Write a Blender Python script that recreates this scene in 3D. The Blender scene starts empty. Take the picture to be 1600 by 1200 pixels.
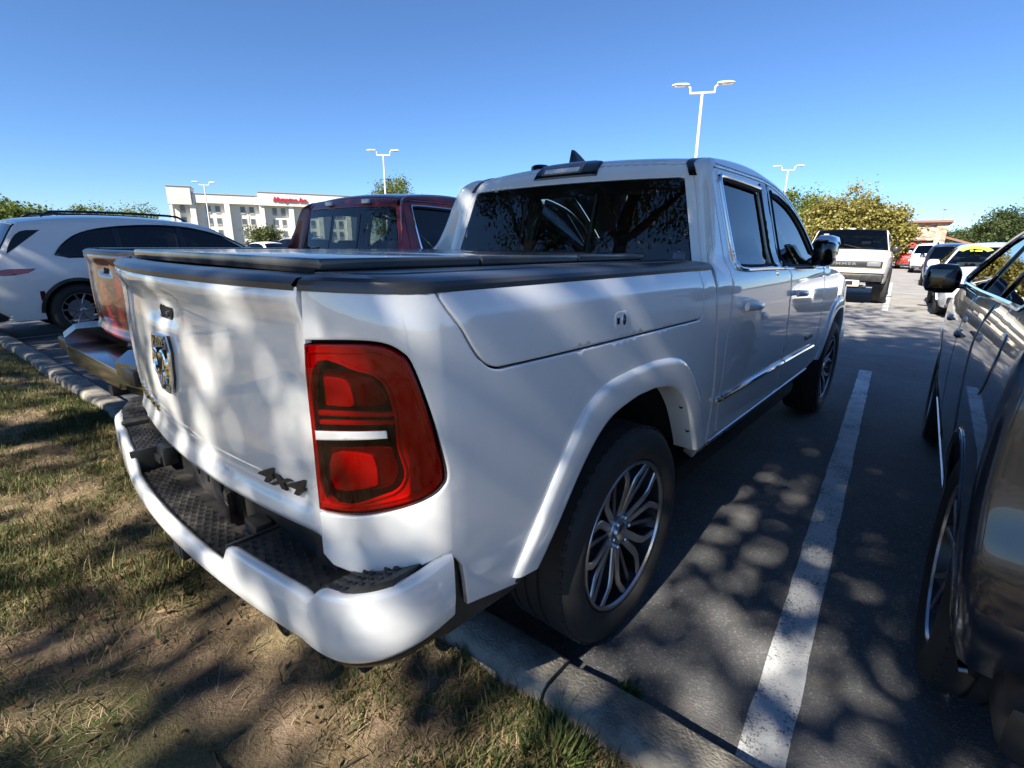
import bpy, bmesh, math, random
import numpy as np
from mathutils import Vector, Matrix
from mathutils.geometry import delaunay_2d_cdt
R = math.radians
scene = bpy.context.scene
COL = scene.collection
random.seed(7); rng = np.random.default_rng(7)

# ------------------------------------------------------------------ camera
cam = bpy.data.objects.new('camera', bpy.data.cameras.new('camera')); COL.objects.link(cam)
scene.camera = cam
YAW, PITCH, ROLL, FPX = .7141, .2709, .0097, 789.3
cam.data.sensor_width = 36; cam.data.lens = FPX / 1600 * 36
cam.data.clip_start = .05; cam.data.clip_end = 3000
_f = Vector((-math.sin(YAW) * math.cos(PITCH), math.cos(YAW) * math.cos(PITCH), -math.sin(PITCH)))
_r = Vector((math.cos(YAW), math.sin(YAW), 0)); _u = _r.cross(_f)
_r2 = _r * math.cos(ROLL) + _u * math.sin(ROLL); _u2 = -_r * math.sin(ROLL) + _u * math.cos(ROLL)
M = Matrix((_r2, _u2, -_f)).transposed().to_4x4(); M.translation = Vector((1.7504, -.3203, 1.4656))
cam.matrix_world = M

# ------------------------------------------------------------------ sky, sun, exposure
SUN_EL = R(39.5); SUN_DX = -.06                      # light travels towards +y, down, a little to -x
sd = Vector((SUN_DX, 1, 0)).normalized() * math.cos(SUN_EL) + Vector((0, 0, -math.sin(SUN_EL)))
world = bpy.data.worlds.new('World'); scene.world = world; world.use_nodes = True
wn = world.node_tree; bg = wn.nodes['Background']
sky = wn.nodes.new('ShaderNodeTexSky'); sky.sky_type = 'NISHITA'; sky.sun_disc = False
sky.sun_elevation = SUN_EL; sky.sun_rotation = math.atan2(-sd.x, -sd.y)
sky.air_density = 1.0; sky.dust_density = .1; sky.ozone_density = 10; sky.altitude = 1500
wn.links.new(sky.outputs[0], bg.inputs[0]); bg.inputs[1].default_value = .066
sun = bpy.data.objects.new('sun', bpy.data.lights.new('sun', 'SUN')); COL.objects.link(sun)
sun.data.energy = 5.0; sun.data.angle = R(.53); sun.data.color = (1, .93, .82)
sun.rotation_euler = sd.to_track_quat('-Z', 'Y').to_euler()
vs = scene.view_settings; vs.view_transform = 'Standard'; vs.look = 'None'; vs.gamma = 1; vs.exposure = 1.45
vs.use_curve_mapping = False
scene.cycles.max_bounces = 8; scene.cycles.transparent_max_bounces = 16; scene.cycles.glossy_bounces = 4
scene.cycles.diffuse_bounces = 3; scene.cycles.caustics_reflective = False; scene.cycles.caustics_refractive = False
scene.cycles.use_denoising = True; scene.cycles.sample_clamp_indirect = 6

# ------------------------------------------------------------------ materials
MATS = {}
class NT:
    """small node helper"""
    def __init__(s, m): s.t = m.node_tree
    def n(s, typ, **kw):
        nd = s.t.nodes.new(typ)
        for k, v in kw.items():
            if k in nd.inputs.keys(): nd.inputs[k].default_value = v
            else: setattr(nd, k, v)
        return nd
    def l(s, a, b): s.t.links.new(a, b)
def pm(name, col, rough=.5, metal=0, coat=0, spec=.5, alpha=None, coatr=.03):
    m = bpy.data.materials.new(name); m.use_nodes = True; b = m.node_tree.nodes['Principled BSDF']
    b.inputs['Base Color'].default_value = (*col, 1); b.inputs['Roughness'].default_value = rough
    b.inputs['Metallic'].default_value = metal; b.inputs['Coat Weight'].default_value = coat
    b.inputs['Coat Roughness'].default_value = coatr; b.inputs['Specular IOR Level'].default_value = spec
    MATS[name] = m; return m
def noisy(m, col2, scale, lo=.4, hi=.6, bump=0, bscale=None, detail=6, rough2=None, coord='Object', bdist=.01):
    """vary the base colour with noise, and add fine relief"""
    t = NT(m); b = m.node_tree.nodes['Principled BSDF']
    tc = t.n('ShaderNodeTexCoord'); nz = t.n('ShaderNodeTexNoise', Scale=scale, Detail=detail)
    t.l(tc.outputs[coord], nz.inputs['Vector'])
    mr = t.n('ShaderNodeMapRange'); mr.inputs[1].default_value = lo; mr.inputs[2].default_value = hi
    t.l(nz.outputs[0], mr.inputs[0])
    mx = t.n('ShaderNodeMix', data_type='RGBA'); mx.inputs[6].default_value = b.inputs['Base Color'].default_value
    mx.inputs[7].default_value = (*col2, 1); t.l(mr.outputs[0], mx.inputs[0]); t.l(mx.outputs[2], b.inputs['Base Color'])
    if rough2 is not None:
        r = t.n('ShaderNodeMapRange'); r.inputs[3].default_value = b.inputs['Roughness'].default_value; r.inputs[4].default_value = rough2
        t.l(mr.outputs[0], r.inputs[0]); t.l(r.outputs[0], b.inputs['Roughness'])
    if bump:
        n2 = t.n('ShaderNodeTexNoise', Scale=bscale or scale * 4, Detail=8); t.l(tc.outputs[coord], n2.inputs['Vector'])
        bp = t.n('ShaderNodeBump', Strength=bump, Distance=bdist); t.l(n2.outputs[0], bp.inputs['Height']); t.l(bp.outputs[0], b.inputs['Normal'])
    return m
def glass(name, tint, refl=1.5):
    m = bpy.data.materials.new(name); m.use_nodes = True; t = NT(m); nt = m.node_tree
    nt.nodes.remove(nt.nodes['Principled BSDF']); out = nt.nodes['Material Output']
    tr = t.n('ShaderNodeBsdfTransparent'); tr.inputs[0].default_value = (*tint, 1)
    gl = t.n('ShaderNodeBsdfGlossy', Roughness=.0); gl.inputs[0].default_value = (1, 1, 1, 1)
    fr = t.n('ShaderNodeFresnel', IOR=refl); mx = t.n('ShaderNodeMixShader')
    t.l(fr.outputs[0], mx.inputs[0]); t.l(tr.outputs[0], mx.inputs[1]); t.l(gl.outputs[0], mx.inputs[2]); t.l(mx.outputs[0], out.inputs[0])
    MATS[name] = m; return m
def paint(name, col, rough=.35, flake=0, coat=1.0, ior=1.5):
    m = pm(name, col, rough, flake, coat, .5); m.node_tree.nodes['Principled BSDF'].inputs['Coat IOR'].default_value = ior
    t = NT(m); b = m.node_tree.nodes['Principled BSDF']              # dust film: slightly uneven gloss, faint dirt
    tc = t.n('ShaderNodeTexCoord'); nz = t.n('ShaderNodeTexNoise', Scale=2.3, Detail=8); t.l(tc.outputs['Object'], nz.inputs['Vector'])
    mr = t.n('ShaderNodeMapRange'); mr.inputs[1].default_value = .35; mr.inputs[2].default_value = .75
    mr.inputs[3].default_value = .008; mr.inputs[4].default_value = .04
    t.l(nz.outputs[0], mr.inputs[0]); t.l(mr.outputs[0], b.inputs['Coat Roughness'])
    n2 = t.n('ShaderNodeTexNoise', Scale=14, Detail=10); t.l(tc.outputs['Object'], n2.inputs['Vector'])
    m2 = t.n('ShaderNodeMapRange'); m2.inputs[1].default_value = .5; m2.inputs[2].default_value = .85; m2.inputs[3].default_value = 0; m2.inputs[4].default_value = .06
    t.l(n2.outputs[0], m2.inputs[0]); mx = t.n('ShaderNodeMix', data_type='RGBA'); mx.inputs[6].default_value = (*col, 1)
    mx.inputs[7].default_value = (.33, .28, .22, 1); t.l(m2.outputs[0], mx.inputs[0]); t.l(mx.outputs[2], b.inputs['Base Color'])
    return m
paint('white', (.82, .83, .82), .38, 0, 1, 1.85); paint('white2', (.8, .8, .8), .4); paint('redpaint', (.16, .005, .010), .35, 0, .8)
paint('greypaint', (.014, .021, .034), .28, .15); paint('beige', (.78, .70, .58), .45, 0, .5); paint('bluepaint', (.006, .013, .035), .3, .3)
paint('blackpaint', (.008, .009, .012), .3); paint('brightred', (.5, .015, .015), .35); paint('silver', (.45, .46, .47), .35, .6)
pm('chrome', (.82, .83, .84), .06, 1); pm('satin', (.55, .56, .58), .28, 1); pm('darkchrome', (.10, .10, .105), .12, 1)
noisy(pm('plastic', (.018, .019, .02), .32), (.035, .034, .032), 9, bump=.12, bscale=420, bdist=.001)
noisy(pm('pad', (.022, .022, .023), .5), (.075, .068, .06), 16, .45, .75, bump=.15, bscale=300, bdist=.001)
noisy(pm('rubber', (.016, .016, .017), .72), (.032, .03, .027), 7, .45, .8, bump=.15, bscale=120, bdist=.001)
noisy(pm('cover', (.06, .062, .066), .17, 0, .3), (.09, .09, .09), 3.2, .35, .75, bump=.10, bscale=500, bdist=.0006)
pm('black', (.006, .006, .007), .8); pm('gloss', (.006, .006, .007), .08, 0, .6); pm('interior', (.03, .028, .027), .75)
pm('gap', (.004, .004, .004), .9)
glass('rearglass', (.46, .50, .48), 1.52); glass('sideglass', (.42, .48, .45), 1.55); glass('privacy', (.07, .08, .085), 1.6); glass('clear', (.75, .8, .78), 1.5)
def lensmat(name, col):
    m = pm(name, col, .06, 0, 1); b = m.node_tree.nodes['Principled BSDF']; b.inputs['Transmission Weight'].default_value = .75; b.inputs['IOR'].default_value = 1.3; return m
pm('redlamp', (.30, .003, .006), .06, 0, 1); pm('redlamp_dark', (.07, .002, .003), .08, 0, 1); pm('redlamp_core', (.36, .006, .007), .2, 0, 1)
pm('amberlamp', (.27, .012, .008), .2, 0, 1); pm('whitelamp', (.75, .74, .72), .15, 0, 1); pm('headlamp', (.55, .58, .6), .08, .6, 1)
pm('badge', (.012, .012, .013), .4); pm('railcap', (.045, .05, .06), .28); pm('lampdeep', (.85, .25, .30), .3); pm('lampline', (1, .6, .55), .3); glass('redlens', (.62, .003, .013), 1.33); pm('lamphouse', (.18, .08, .08), .4); pm('lampred', (.75, .3, .35), .3); pm('lampdark', (.10, .05, .05), .35); pm('lampcore', (.8, .6, .5), .4); pm('lampcore2', (.75, .4, .4), .4)

# ------------------------------------------------------------------ mesh helpers
def mk(name, v, f, mat, parent=None, smooth=True, angle=38, normals=None):
    me = bpy.data.meshes.new(name); me.from_pydata([tuple(map(float, p)) for p in v], [], [tuple(map(int, q)) for q in f]); me.update()
    if mat: me.materials.append(MATS[mat] if isinstance(mat, str) else mat)
    if smooth:
        me.shade_smooth()
        if normals is not None: me.normals_split_custom_set_from_vertices([tuple(map(float, n)) for n in normals])
        elif angle: me.set_sharp_from_angle(angle=R(angle))
    o = bpy.data.objects.new(name, me); COL.objects.link(o)
    if parent: o.parent = parent
    return o
def thing(name, label, cat, loc=(0, 0, 0), rz=0, group=None):
    o = bpy.data.objects.new(name, None); COL.objects.link(o); o.empty_display_size = .2
    o.location = loc; o.rotation_euler = (0, 0, rz); return tag(o, label, cat, group)
def tag(o, label=None, cat=None, group=None, kind=None):
    if label: o['label'] = label
    if cat: o['category'] = cat
    if group: o['group'] = group
    if kind: o['kind'] = kind
    return o
def copy_tree(o, parent=None):
    c = o.copy(); COL.objects.link(c); c.parent = parent
    for ch in list(o.children): copy_tree(ch, c)
    return c
class MB:
    def __init__(s): s.v = []; s.f = []
    def add(s, v, f):
        n = len(s.v); s.v += [tuple(p) for p in v]; s.f += [tuple(i + n for i in q) for q in f]; return s
    def box(s, c, d, rot=None, bev=0, seg=2):
        bm = bmesh.new(); bmesh.ops.create_cube(bm, size=1)
        for w in bm.verts: w.co = Vector((w.co.x * d[0], w.co.y * d[1], w.co.z * d[2]))
        if bev: bmesh.ops.bevel(bm, geom=bm.edges[:], offset=min(bev, min(d) * .49), segments=seg, affect='EDGES', profile=.6)
        bm.verts.index_update()
        Mx = rot.to_4x4() if rot is not None else Matrix.Identity(4)
        s.add([(Mx @ w.co) + Vector(c) for w in bm.verts], [[w.index for w in q.verts] for q in bm.faces]); bm.free(); return s
    def tube(s, pts, r, n=8, closed=False, caps=True, up=(0, 0, 1)):
        pts = [Vector(p) for p in pts]; m = len(pts); rs = r if hasattr(r, '__len__') else [r] * m
        V = []; prev = None
        for i, p in enumerate(pts):
            a = pts[i - 1] if (i or closed) else p; b = pts[(i + 1) % m] if (i < m - 1 or closed) else p
            t = (b - a).normalized(); u = Vector(up)
            if prev is not None: u = prev
            x = (u - t * u.dot(t))
            if x.length < 1e-4: x = t.orthogonal()
            x.normalize(); prev = x; y = t.cross(x)
            V += [p + (x * math.cos(2 * math.pi * k / n) + y * math.sin(2 * math.pi * k / n)) * rs[i] for k in range(n)]
        F = []
        for i in range(m if closed else m - 1):
            j = (i + 1) % m
            F += [(i * n + k, i * n + (k + 1) % n, j * n + (k + 1) % n, j * n + k) for k in range(n)]
        if caps and not closed: F += [tuple(range(n))[::-1], tuple(range((m - 1) * n, m * n))]
        return s.add(V, F)
    def loft(s, rings, closed=True, caps=True):
        n = len(rings[0]); V = [p for r in rings for p in r]; F = []
        for i in range(len(rings) - 1):
            for k in range(n if closed else n - 1):
                F.append((i * n + k, i * n + (k + 1) % n, (i + 1) * n + (k + 1) % n, (i + 1) * n + k))
        if caps and closed: F += [tuple(range(n))[::-1], tuple(range((len(rings) - 1) * n, len(rings) * n))]
        return s.add(V, F)
    def prism(s, poly, fa, fb):
        """poly: 2D points; fa/fb map a point to the two end faces"""
        n = len(poly); V = [fa(*p) for p in poly] + [fb(*p) for p in poly]
        return s.add(V, [tuple(range(n))[::-1], tuple(range(n, 2 * n))] + [(k, (k + 1) % n, n + (k + 1) % n, n + k) for k in range(n)])
    def lathe(s, prof, n=48, axis='x', c=(0, 0, 0)):
        V = []; m = len(prof)
        for k in range(n):
            a = 2 * math.pi * k / n; ca, sa = math.cos(a), math.sin(a)
            for (h, r) in prof:
                V.append({'x': (c[0] + h, c[1] + r * ca, c[2] + r * sa), 'z': (c[0] + r * ca, c[1] + r * sa, c[2] + h), 'y': (c[0] + r * sa, c[1] + h, c[2] + r * ca)}[axis])
        F = [(k * m + i, k * m + i + 1, ((k + 1) % n) * m + i + 1, ((k + 1) % n) * m + i) for k in range(n) for i in range(m - 1)]
        return s.add(V, F)
    def build(s, name, mat, parent=None, smooth=True, angle=38): return mk(name, s.v, s.f, mat, parent, smooth, angle)
def recalc(o):
    bm = bmesh.new(); bm.from_mesh(o.data); bmesh.ops.recalc_face_normals(bm, faces=bm.faces[:]); bm.to_mesh(o.data); bm.free(); return o
def smoothpoly(pts, n=6, closed=True, sharp=()):
    """Catmull-Rom through the points; indices in sharp stay corners"""
    P = [np.array(p, float) for p in pts]; m = len(P); out = []
    for i in range(m if closed else m - 1):
        a, b = P[i], P[(i + 1) % m]
        p0 = P[i - 1] if (closed or i > 0) else a; p3 = P[(i + 2) % m] if (closed or i < m - 2) else b
        if i in sharp: p0 = a - (b - a)
        if (i + 1) % m in sharp: p3 = b + (b - a)
        if i in sharp and (i + 1) % m in sharp: out.append(tuple(a)); continue
        for k in range(n):
            t = k / n; out.append(tuple(.5 * ((2 * a) + (-p0 + b) * t + (2 * p0 - 5 * a + 4 * b - p3) * t * t + (-p0 + 3 * a - 3 * b + p3) * t ** 3)))
    if not closed: out.append(tuple(P[-1]))
    return out
def rrect(x0, x1, y0, y1, r, n=5):
    o = []
    for cx, cy, a0 in ((x1 - r, y1 - r, 0), (x0 + r, y1 - r, 90), (x0 + r, y0 + r, 180), (x1 - r, y0 + r, 270)):
        o += [(cx + r * math.cos(R(a0 + 90 * k / n)), cy + r * math.sin(R(a0 + 90 * k / n))) for k in range(n + 1)]
    return o
def resample(poly, res):
    out = []
    for i in range(len(poly)):
        a = np.array(poly[i], float); b = np.array(poly[(i + 1) % len(poly)], float); d = np.hypot(*(b - a))
        if d < 1e-6: continue
        k = max(1, int(math.ceil(d / res))); out += [a + (b - a) * j / k for j in range(k)]
    return np.array(out)
def inside(P, poly):
    x, y = P[:, 0], P[:, 1]; r = np.zeros(len(P), bool); n = len(poly)
    for i in range(n):
        x1, y1 = poly[i]; x2, y2 = poly[(i + 1) % n]
        if y1 == y2: continue
        c = ((y1 > y) != (y2 > y)); xi = (x2 - x1) * (y - y1) / (y2 - y1) + x1
        r ^= c & (x < xi)
    return r
def inset(b, e):
    t = np.roll(b, -1, 0) - np.roll(b, 1, 0); t /= np.maximum(np.hypot(t[:, 0], t[:, 1]), 1e-9)[:, None]
    area = .5 * np.sum(b[:, 0] * np.roll(b[:, 1], -1) - np.roll(b[:, 0], -1) * b[:, 1])
    n = np.stack([-t[:, 1], t[:, 0]], 1) * (1 if area > 0 else -1)
    return b + n * e, -n
def panel(name, outline, fm, mat, parent=None, res=.04, th=.012, holes=(), edge=.003, ref=None, off=0, flip=None, ext=None):
    """a sheet-metal panel: 2D outline (with holes) carried onto a surface fm(a,b)->xyz, with turned-in edges"""
    loops = [resample(outline, res)] + [resample(h, res) for h in holes]
    pts = []; edges = []; outd = []; nb = 0
    for li, L in enumerate(loops):
        k = len(L); edges += [(nb + i, nb + (i + 1) % k) for i in range(k)]; nb += k; pts += list(L)
        _, o = inset(L, 1); outd += list(o if li == 0 else -o)
    rings = []
    for li, L in enumerate(loops):
        q, o = inset(L, edge * 1.6 if li == 0 else -edge * 1.6); rings += list(q)
    P0 = np.array(pts); lo, hi = loops[0].min(0), loops[0].max(0)
    gx, gy = np.meshgrid(np.arange(lo[0] + res * .5, hi[0], res), np.arange(lo[1] + res * .5, hi[1], res)); G = np.stack([gx.ravel(), gy.ravel()], 1)
    C = np.concatenate([np.array(rings), G]) if len(G) else np.array(rings)
    ok = inside(C, loops[0])
    for h in loops[1:]: ok &= ~inside(C, h)
    C2 = C[ok]
    if len(C2):
        dm = np.full(len(C2), 9.)
        for s in range(0, len(P0), 200): dm = np.minimum(dm, np.hypot(C2[:, None, 0] - P0[None, s:s + 200, 0], C2[:, None, 1] - P0[None, s:s + 200, 1]).min(1))
        nr = ok[:len(rings)].sum(); keep = dm > np.where(np.arange(len(C2)) < nr, edge * .8, res * .45); C2 = C2[keep]
    allp = np.concatenate([P0, C2]) if len(C2) else P0
    vo, eo, fo, ov, oe, of = delaunay_2d_cdt([Vector((float(a), float(b))) for a, b in allp], edges, [], 0, 1e-6)
    Q = np.array([(w.x, w.y) for w in vo]); T = np.array([t for t in fo if len(t) == 3])
    cen = Q[T].mean(1); ok = inside(cen, loops[0])
    for h in loops[1:]: ok &= ~inside(cen, h)
    T = T[ok]; e = .0015
    used = np.unique(T); remap = -np.ones(len(Q), int); remap[used] = np.arange(len(used)); T = remap[T]; Q = Q[used]; ov = [ov[i] for i in used]
    f3 = lambda q: np.asarray(fm(q[:, 0], q[:, 1]), float)
    def frame(q):
        ta = f3(q + (e, 0)) - f3(q - (e, 0)); tb = f3(q + (0, e)) - f3(q - (0, e)); N = np.cross(ta, tb)
        N /= np.maximum(np.linalg.norm(N, axis=1), 1e-12)[:, None]; return ta / (2 * e), tb / (2 * e), N
    P = f3(Q); ta, tb, N = frame(Q)
    rv = np.array(ref if ref is not None else (1, 0, 0), float)
    if (N @ rv).mean() < 0: N = -N
    P = P + N * off
    bidx = {}
    for i, o in enumerate(ov):
        for j in o:
            if j < nb: bidx[j] = i
    od = np.zeros((len(Q), 3)); isb = np.zeros(len(Q), bool)
    for j, i in bidx.items():
        d = ta[i] * outd[j][0] + tb[i] * outd[j][1]; od[i] = d / max(np.linalg.norm(d), 1e-9); isb[i] = True
    P[isb] -= N[isb] * edge * .7; NN = N.copy(); NN[isb] = N[isb] + od[isb] * .8; NN /= np.linalg.norm(NN, axis=1)[:, None]
    F = []
    cr = np.cross(P[T[:, 1]] - P[T[:, 0]], P[T[:, 2]] - P[T[:, 0]]); sg = np.einsum('ij,ij->i', cr, N[T[:, 0]])
    T[sg < 0] = T[sg < 0][:, ::-1]; F = [tuple(t) for t in T]; V = list(P); NL = list(NN)
    for (a, b) in edges:
        if a not in bidx or b not in bidx: continue
        i, j = bidx[a], bidx[b]
        if i == j: continue
        k = len(V); V += [P[i], P[j], P[j] - N[j] * th, P[i] - N[i] * th]; NL += [od[i], od[j], od[j], od[i]]
        q = (k, k + 1, k + 2, k + 3); c = np.cross(P[j] - P[i], -N[j]); F.append(q if c @ od[i] > 0 else q[::-1])
    return mk(name, V, F, mat, parent, True, None, NL)
def text_mesh(name, body, size, depth, mat, parent, Mx, shear=0, bold=0, space=1.0):
    cu = bpy.data.curves.new(name, 'FONT'); cu.body = body; cu.size = size; cu.extrude = depth; cu.shear = shear; cu.offset = bold
    cu.align_x = 'CENTER'; cu.align_y = 'CENTER'; cu.space_character = space; cu.resolution_u = 4
    t = bpy.data.objects.new(name, cu); COL.objects.link(t); bpy.context.view_layer.update()
    me = bpy.data.meshes.new_from_object(t.evaluated_get(bpy.context.evaluated_depsgraph_get())); bpy.data.objects.remove(t)
    me.materials.clear(); me.materials.append(MATS[mat]); me.transform(Mx)
    o = bpy.data.objects.new(name, me); COL.objects.link(o); o.parent = parent; return o
def frame_mx(origin, xdir, ydir):
    x = Vector(xdir).normalized(); y = Vector(ydir); y = (y - x * y.dot(x)).normalized(); z = x.cross(y)
    m = Matrix((x, y, z)).transposed().to_4x4(); m.translation = Vector(origin); return m

# ------------------------------------------------------------------ wheels
pm('machined', (.44, .45, .47), .28, 1); pm('hdarklens', (.10, .10, .105), .15, 0, 1); pm('wheeldark', (.03, .031, .034), .35, .6); pm('spokegrey', (.16, .16, .17), .35, .9)
def make_wheel(parent, c, side=1, Rt=.417, rr=.29, w=.275, style='pickup', lod=1):
    """wheel > tyre, spoke, hub_cap, lug_nut ; local axis x, outer face towards side"""
    s = side; n = 72 if lod else 32; k = Rt / .417
    def pr(L): return [(c[0] + 0 + s * h, r) for h, r in L]
    def la(prof, nm, mat, par):
        m = MB(); m.lathe([(s * h, r) for h, r in prof], n, 'x', (c[0], c[1], c[2])); return recalc(m.build(nm, mat, par, True, 30))
    sw = Rt - rr
    barrel = la([(-.004, rr + .002), (.001, rr - .004), (-.006, rr - .011), (-.03, rr - .016), (-.10, rr - .04), (-w * .85, rr - .03), (-w * .9, rr + .003)], 'wheel', 'wheeldark', parent)
    la([(-.0045, rr + .001), (.002, rr - .003), (.001, rr - .013), (-.008, rr - .0165)], 'rim_edge', 'machined', barrel)
    tp = [(-.012, rr - .004), (.006, rr + .012), (.017, rr + sw * .28), (.019, rr + sw * .5), (.010, rr + sw * .78), (-.004, rr + sw * .9), (-.014, rr + sw * .93), (-.020, rr + sw * .985), (-.034, Rt)]
    for g in (.27, .5, .73):
        x = -.034 + -(w - .03) * g
        tp += [(x + .007, Rt), (x + .005, Rt - .008), (x - .005, Rt - .008), (x - .007, Rt)]
    tp += [(-w + .034, Rt), (-w + .015, rr + sw * .93), (-w - .012, rr + sw * .5), (-w * .95, rr)]
    la(tp, 'tyre', 'rubber', barrel)
    # shoulder blocks
    if lod:
        m = MB(); nb = 60
        for i in range(nb):
            a = 2 * math.pi * i / nb; ca, sa = math.cos(a), math.sin(a); rt = Matrix(((1, 0, 0), (0, ca, -sa), (0, sa, ca)))
            m.box(Vector(c) + rt @ Vector((s * -.024, Rt - .006, 0)), (.026, .012, .027), rt, .003, 1)
        m.build('tread_block', 'rubber', barrel)['kind'] = 'stuff'
    disc = la([(-.075, .0), (-.075, rr * .82), (-.10, rr * .93)], 'brake_disc', 'wheeldark', barrel) if not lod else la([(-.11, .0), (-.11, rr * .62), (-.125, rr * .62), (-.125, .0)], 'brake_disc', 'satin', barrel)
    ns = {'pickup': 6, 'suv': 5, 'multi': 10}[style]
    def bar(a0, pts, hw0, hw1, depth):
        """pts: list of (r, dangle, x)"""
        m = MB(); rings = []
        for i, (r, da, x) in enumerate(pts):
            t = i / (len(pts) - 1); hw = hw0 + (hw1 - hw0) * t; a = a0 + R(da); ca, sa = math.cos(a), math.sin(a)
            ring = []
            for (u, dx) in ((-hw, -depth), (-hw * 1.0, -.004), (-hw * .72, 0), (hw * .72, 0), (hw, -.004), (hw * 1.0, -depth)):
                ring.append((c[0] + s * (x + dx), c[1] + r * ca - u * sa, c[2] + r * sa + u * ca))
            rings.append(ring)
        m.loft(rings); return m
    for i in range(ns):
        a0 = 2 * math.pi * i / ns + .32
        if style == 'pickup':
            for sg in (-1, 1):
                m = bar(a0, [(.045 * k, sg * 14, -.042), (.10 * k, sg * 9.5, -.034), (.18 * k, sg * 8.0, -.022), (.215 * k, sg * 9.5, -.017), (rr - .008, sg * 19, -.008)], .0155, .0155, .036)
                recalc(m.build('spoke', 'machined', barrel, True, 30))
            m = bar(a0 + math.pi / ns, [(.06 * k, 0, -.05), (.16 * k, 0, -.036), (rr - .008, 0, -.018)], .008, .010, .03); recalc(m.build('spoke', 'spokegrey', barrel, True, 30))
            m = bar(a0, [(.10 * k, 0, -.065), (.2 * k, 0, -.055), (rr - .006, 0, -.045)], .022, .034, .03); recalc(m.build('spoke_web', 'wheeldark', barrel, True, 30))
        elif style == 'suv':
            for sg in (-1, 1):
                m = bar(a0, [(.05, sg * 8, -.03), (.15 * k, sg * 9, -.02), (rr - .006, sg * 15, -.008)], .016, .012, .03); recalc(m.build('spoke', 'machined', barrel, True, 30))
        else:
            m = bar(a0, [(.05, 0, -.03), (rr * .6, 0, -.02), (rr - .006, 0, -.008)], .012, .016, .03); recalc(m.build('spoke', 'machined', barrel, True, 30))
    m = MB(); m.lathe([(s * h, r) for h, r in [(-.06, .072), (-.043, .07), (-.036, .062), (-.036, .04), (-.026, .036), (-.022, .028), (-.021, 0.0005)]], 28, 'x', c); recalc(m.build('hub_cap', 'machined', barrel, True, 30))
    if lod:
        for i in range(6):
            a = 2 * math.pi * i / 6 + .1; m = MB(); m.lathe([(s * -.05, .011), (s * -.024, .0105), (s * -.02, .006), (s * -.02, .0004)], 6, 'x', (c[0], c[1] + .056 * math.cos(a), c[2] + .056 * math.sin(a)))
            recalc(m.build('lug_nut', 'satin', barrel, True, 30))
    return barrel

# ------------------------------------------------------------------ pickup surfaces
ZS=[.45,.55,.65,.8,.95,1.1,1.2,1.3]; XS=[.965,.984,.995,1.003,1.003,.998,.993,.985]
_pb=np.polyfit(ZS,XS,4)
def sect(z):
    z=np.asarray(z,float)
    lo=np.polyval(_pb,np.minimum(z,1.30)); t=np.clip(z-1.30,0,.10); lo=lo-.30*t-1.6*t*t
    g=np.clip(z-1.37,0,None); lo=lo-.28*g; h=np.clip(z-1.76,0,None); return lo-2.2*h*h
Y1=.36; CX=.725; CY=.36; CA=.275; CB=.18
_q=np.linspace(0,1,400)**.6; _px=(CX+CA*_q)[::-1]; _py=(CY-CB+.27*CA*_q+(CB-.27*CA)*(1-(1-_q**2.6)**(1/2.6)))[::-1]
_ss=np.concatenate([[0],np.cumsum(np.hypot(np.diff(_px),np.diff(_py)))]); LC=_ss[-1]
def bedmap(s,z):
    s=np.asarray(s,float); z=np.asarray(z,float); d=np.clip(Y1-s,0,None)
    x=np.interp(d,_ss,_px)-np.clip(d-LC,0,None); y=np.where(d>0,np.interp(d,_ss,_py)-.19*np.clip(d-LC,0,None),s); b=sect(z)
    x=np.where(x>CX,CX+(x-CX)*(b-CX)/CA,x); y=y+np.clip(z-1.2,0,1)*.06*np.clip((Y1-s)/LC,0,1)
    return np.stack([x,y,z+0*x],-1)
def sidemap(y,z):
    y=np.asarray(y,float); z=np.asarray(z,float); x=sect(z)+0*y
    fr=np.clip(y-4.55,0,None); x=x-.055*fr*fr-.05*np.clip(y-5.35,0,None)**2*3
    return np.stack([x,y+0*z,z+0*y],-1)
def mir(fm, s):
    if s < 0 and fm is bedmap: return lambda a, b: (fm(a, b) + np.stack([0 * a * b, .016 * np.clip((Y1 - a) / LC, 0, 1) + 0 * b, 0 * a * b], -1)) * np.array([-1, 1, 1])
    return (lambda a, b: fm(a, b) * np.array([s, 1, 1]))

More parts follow.
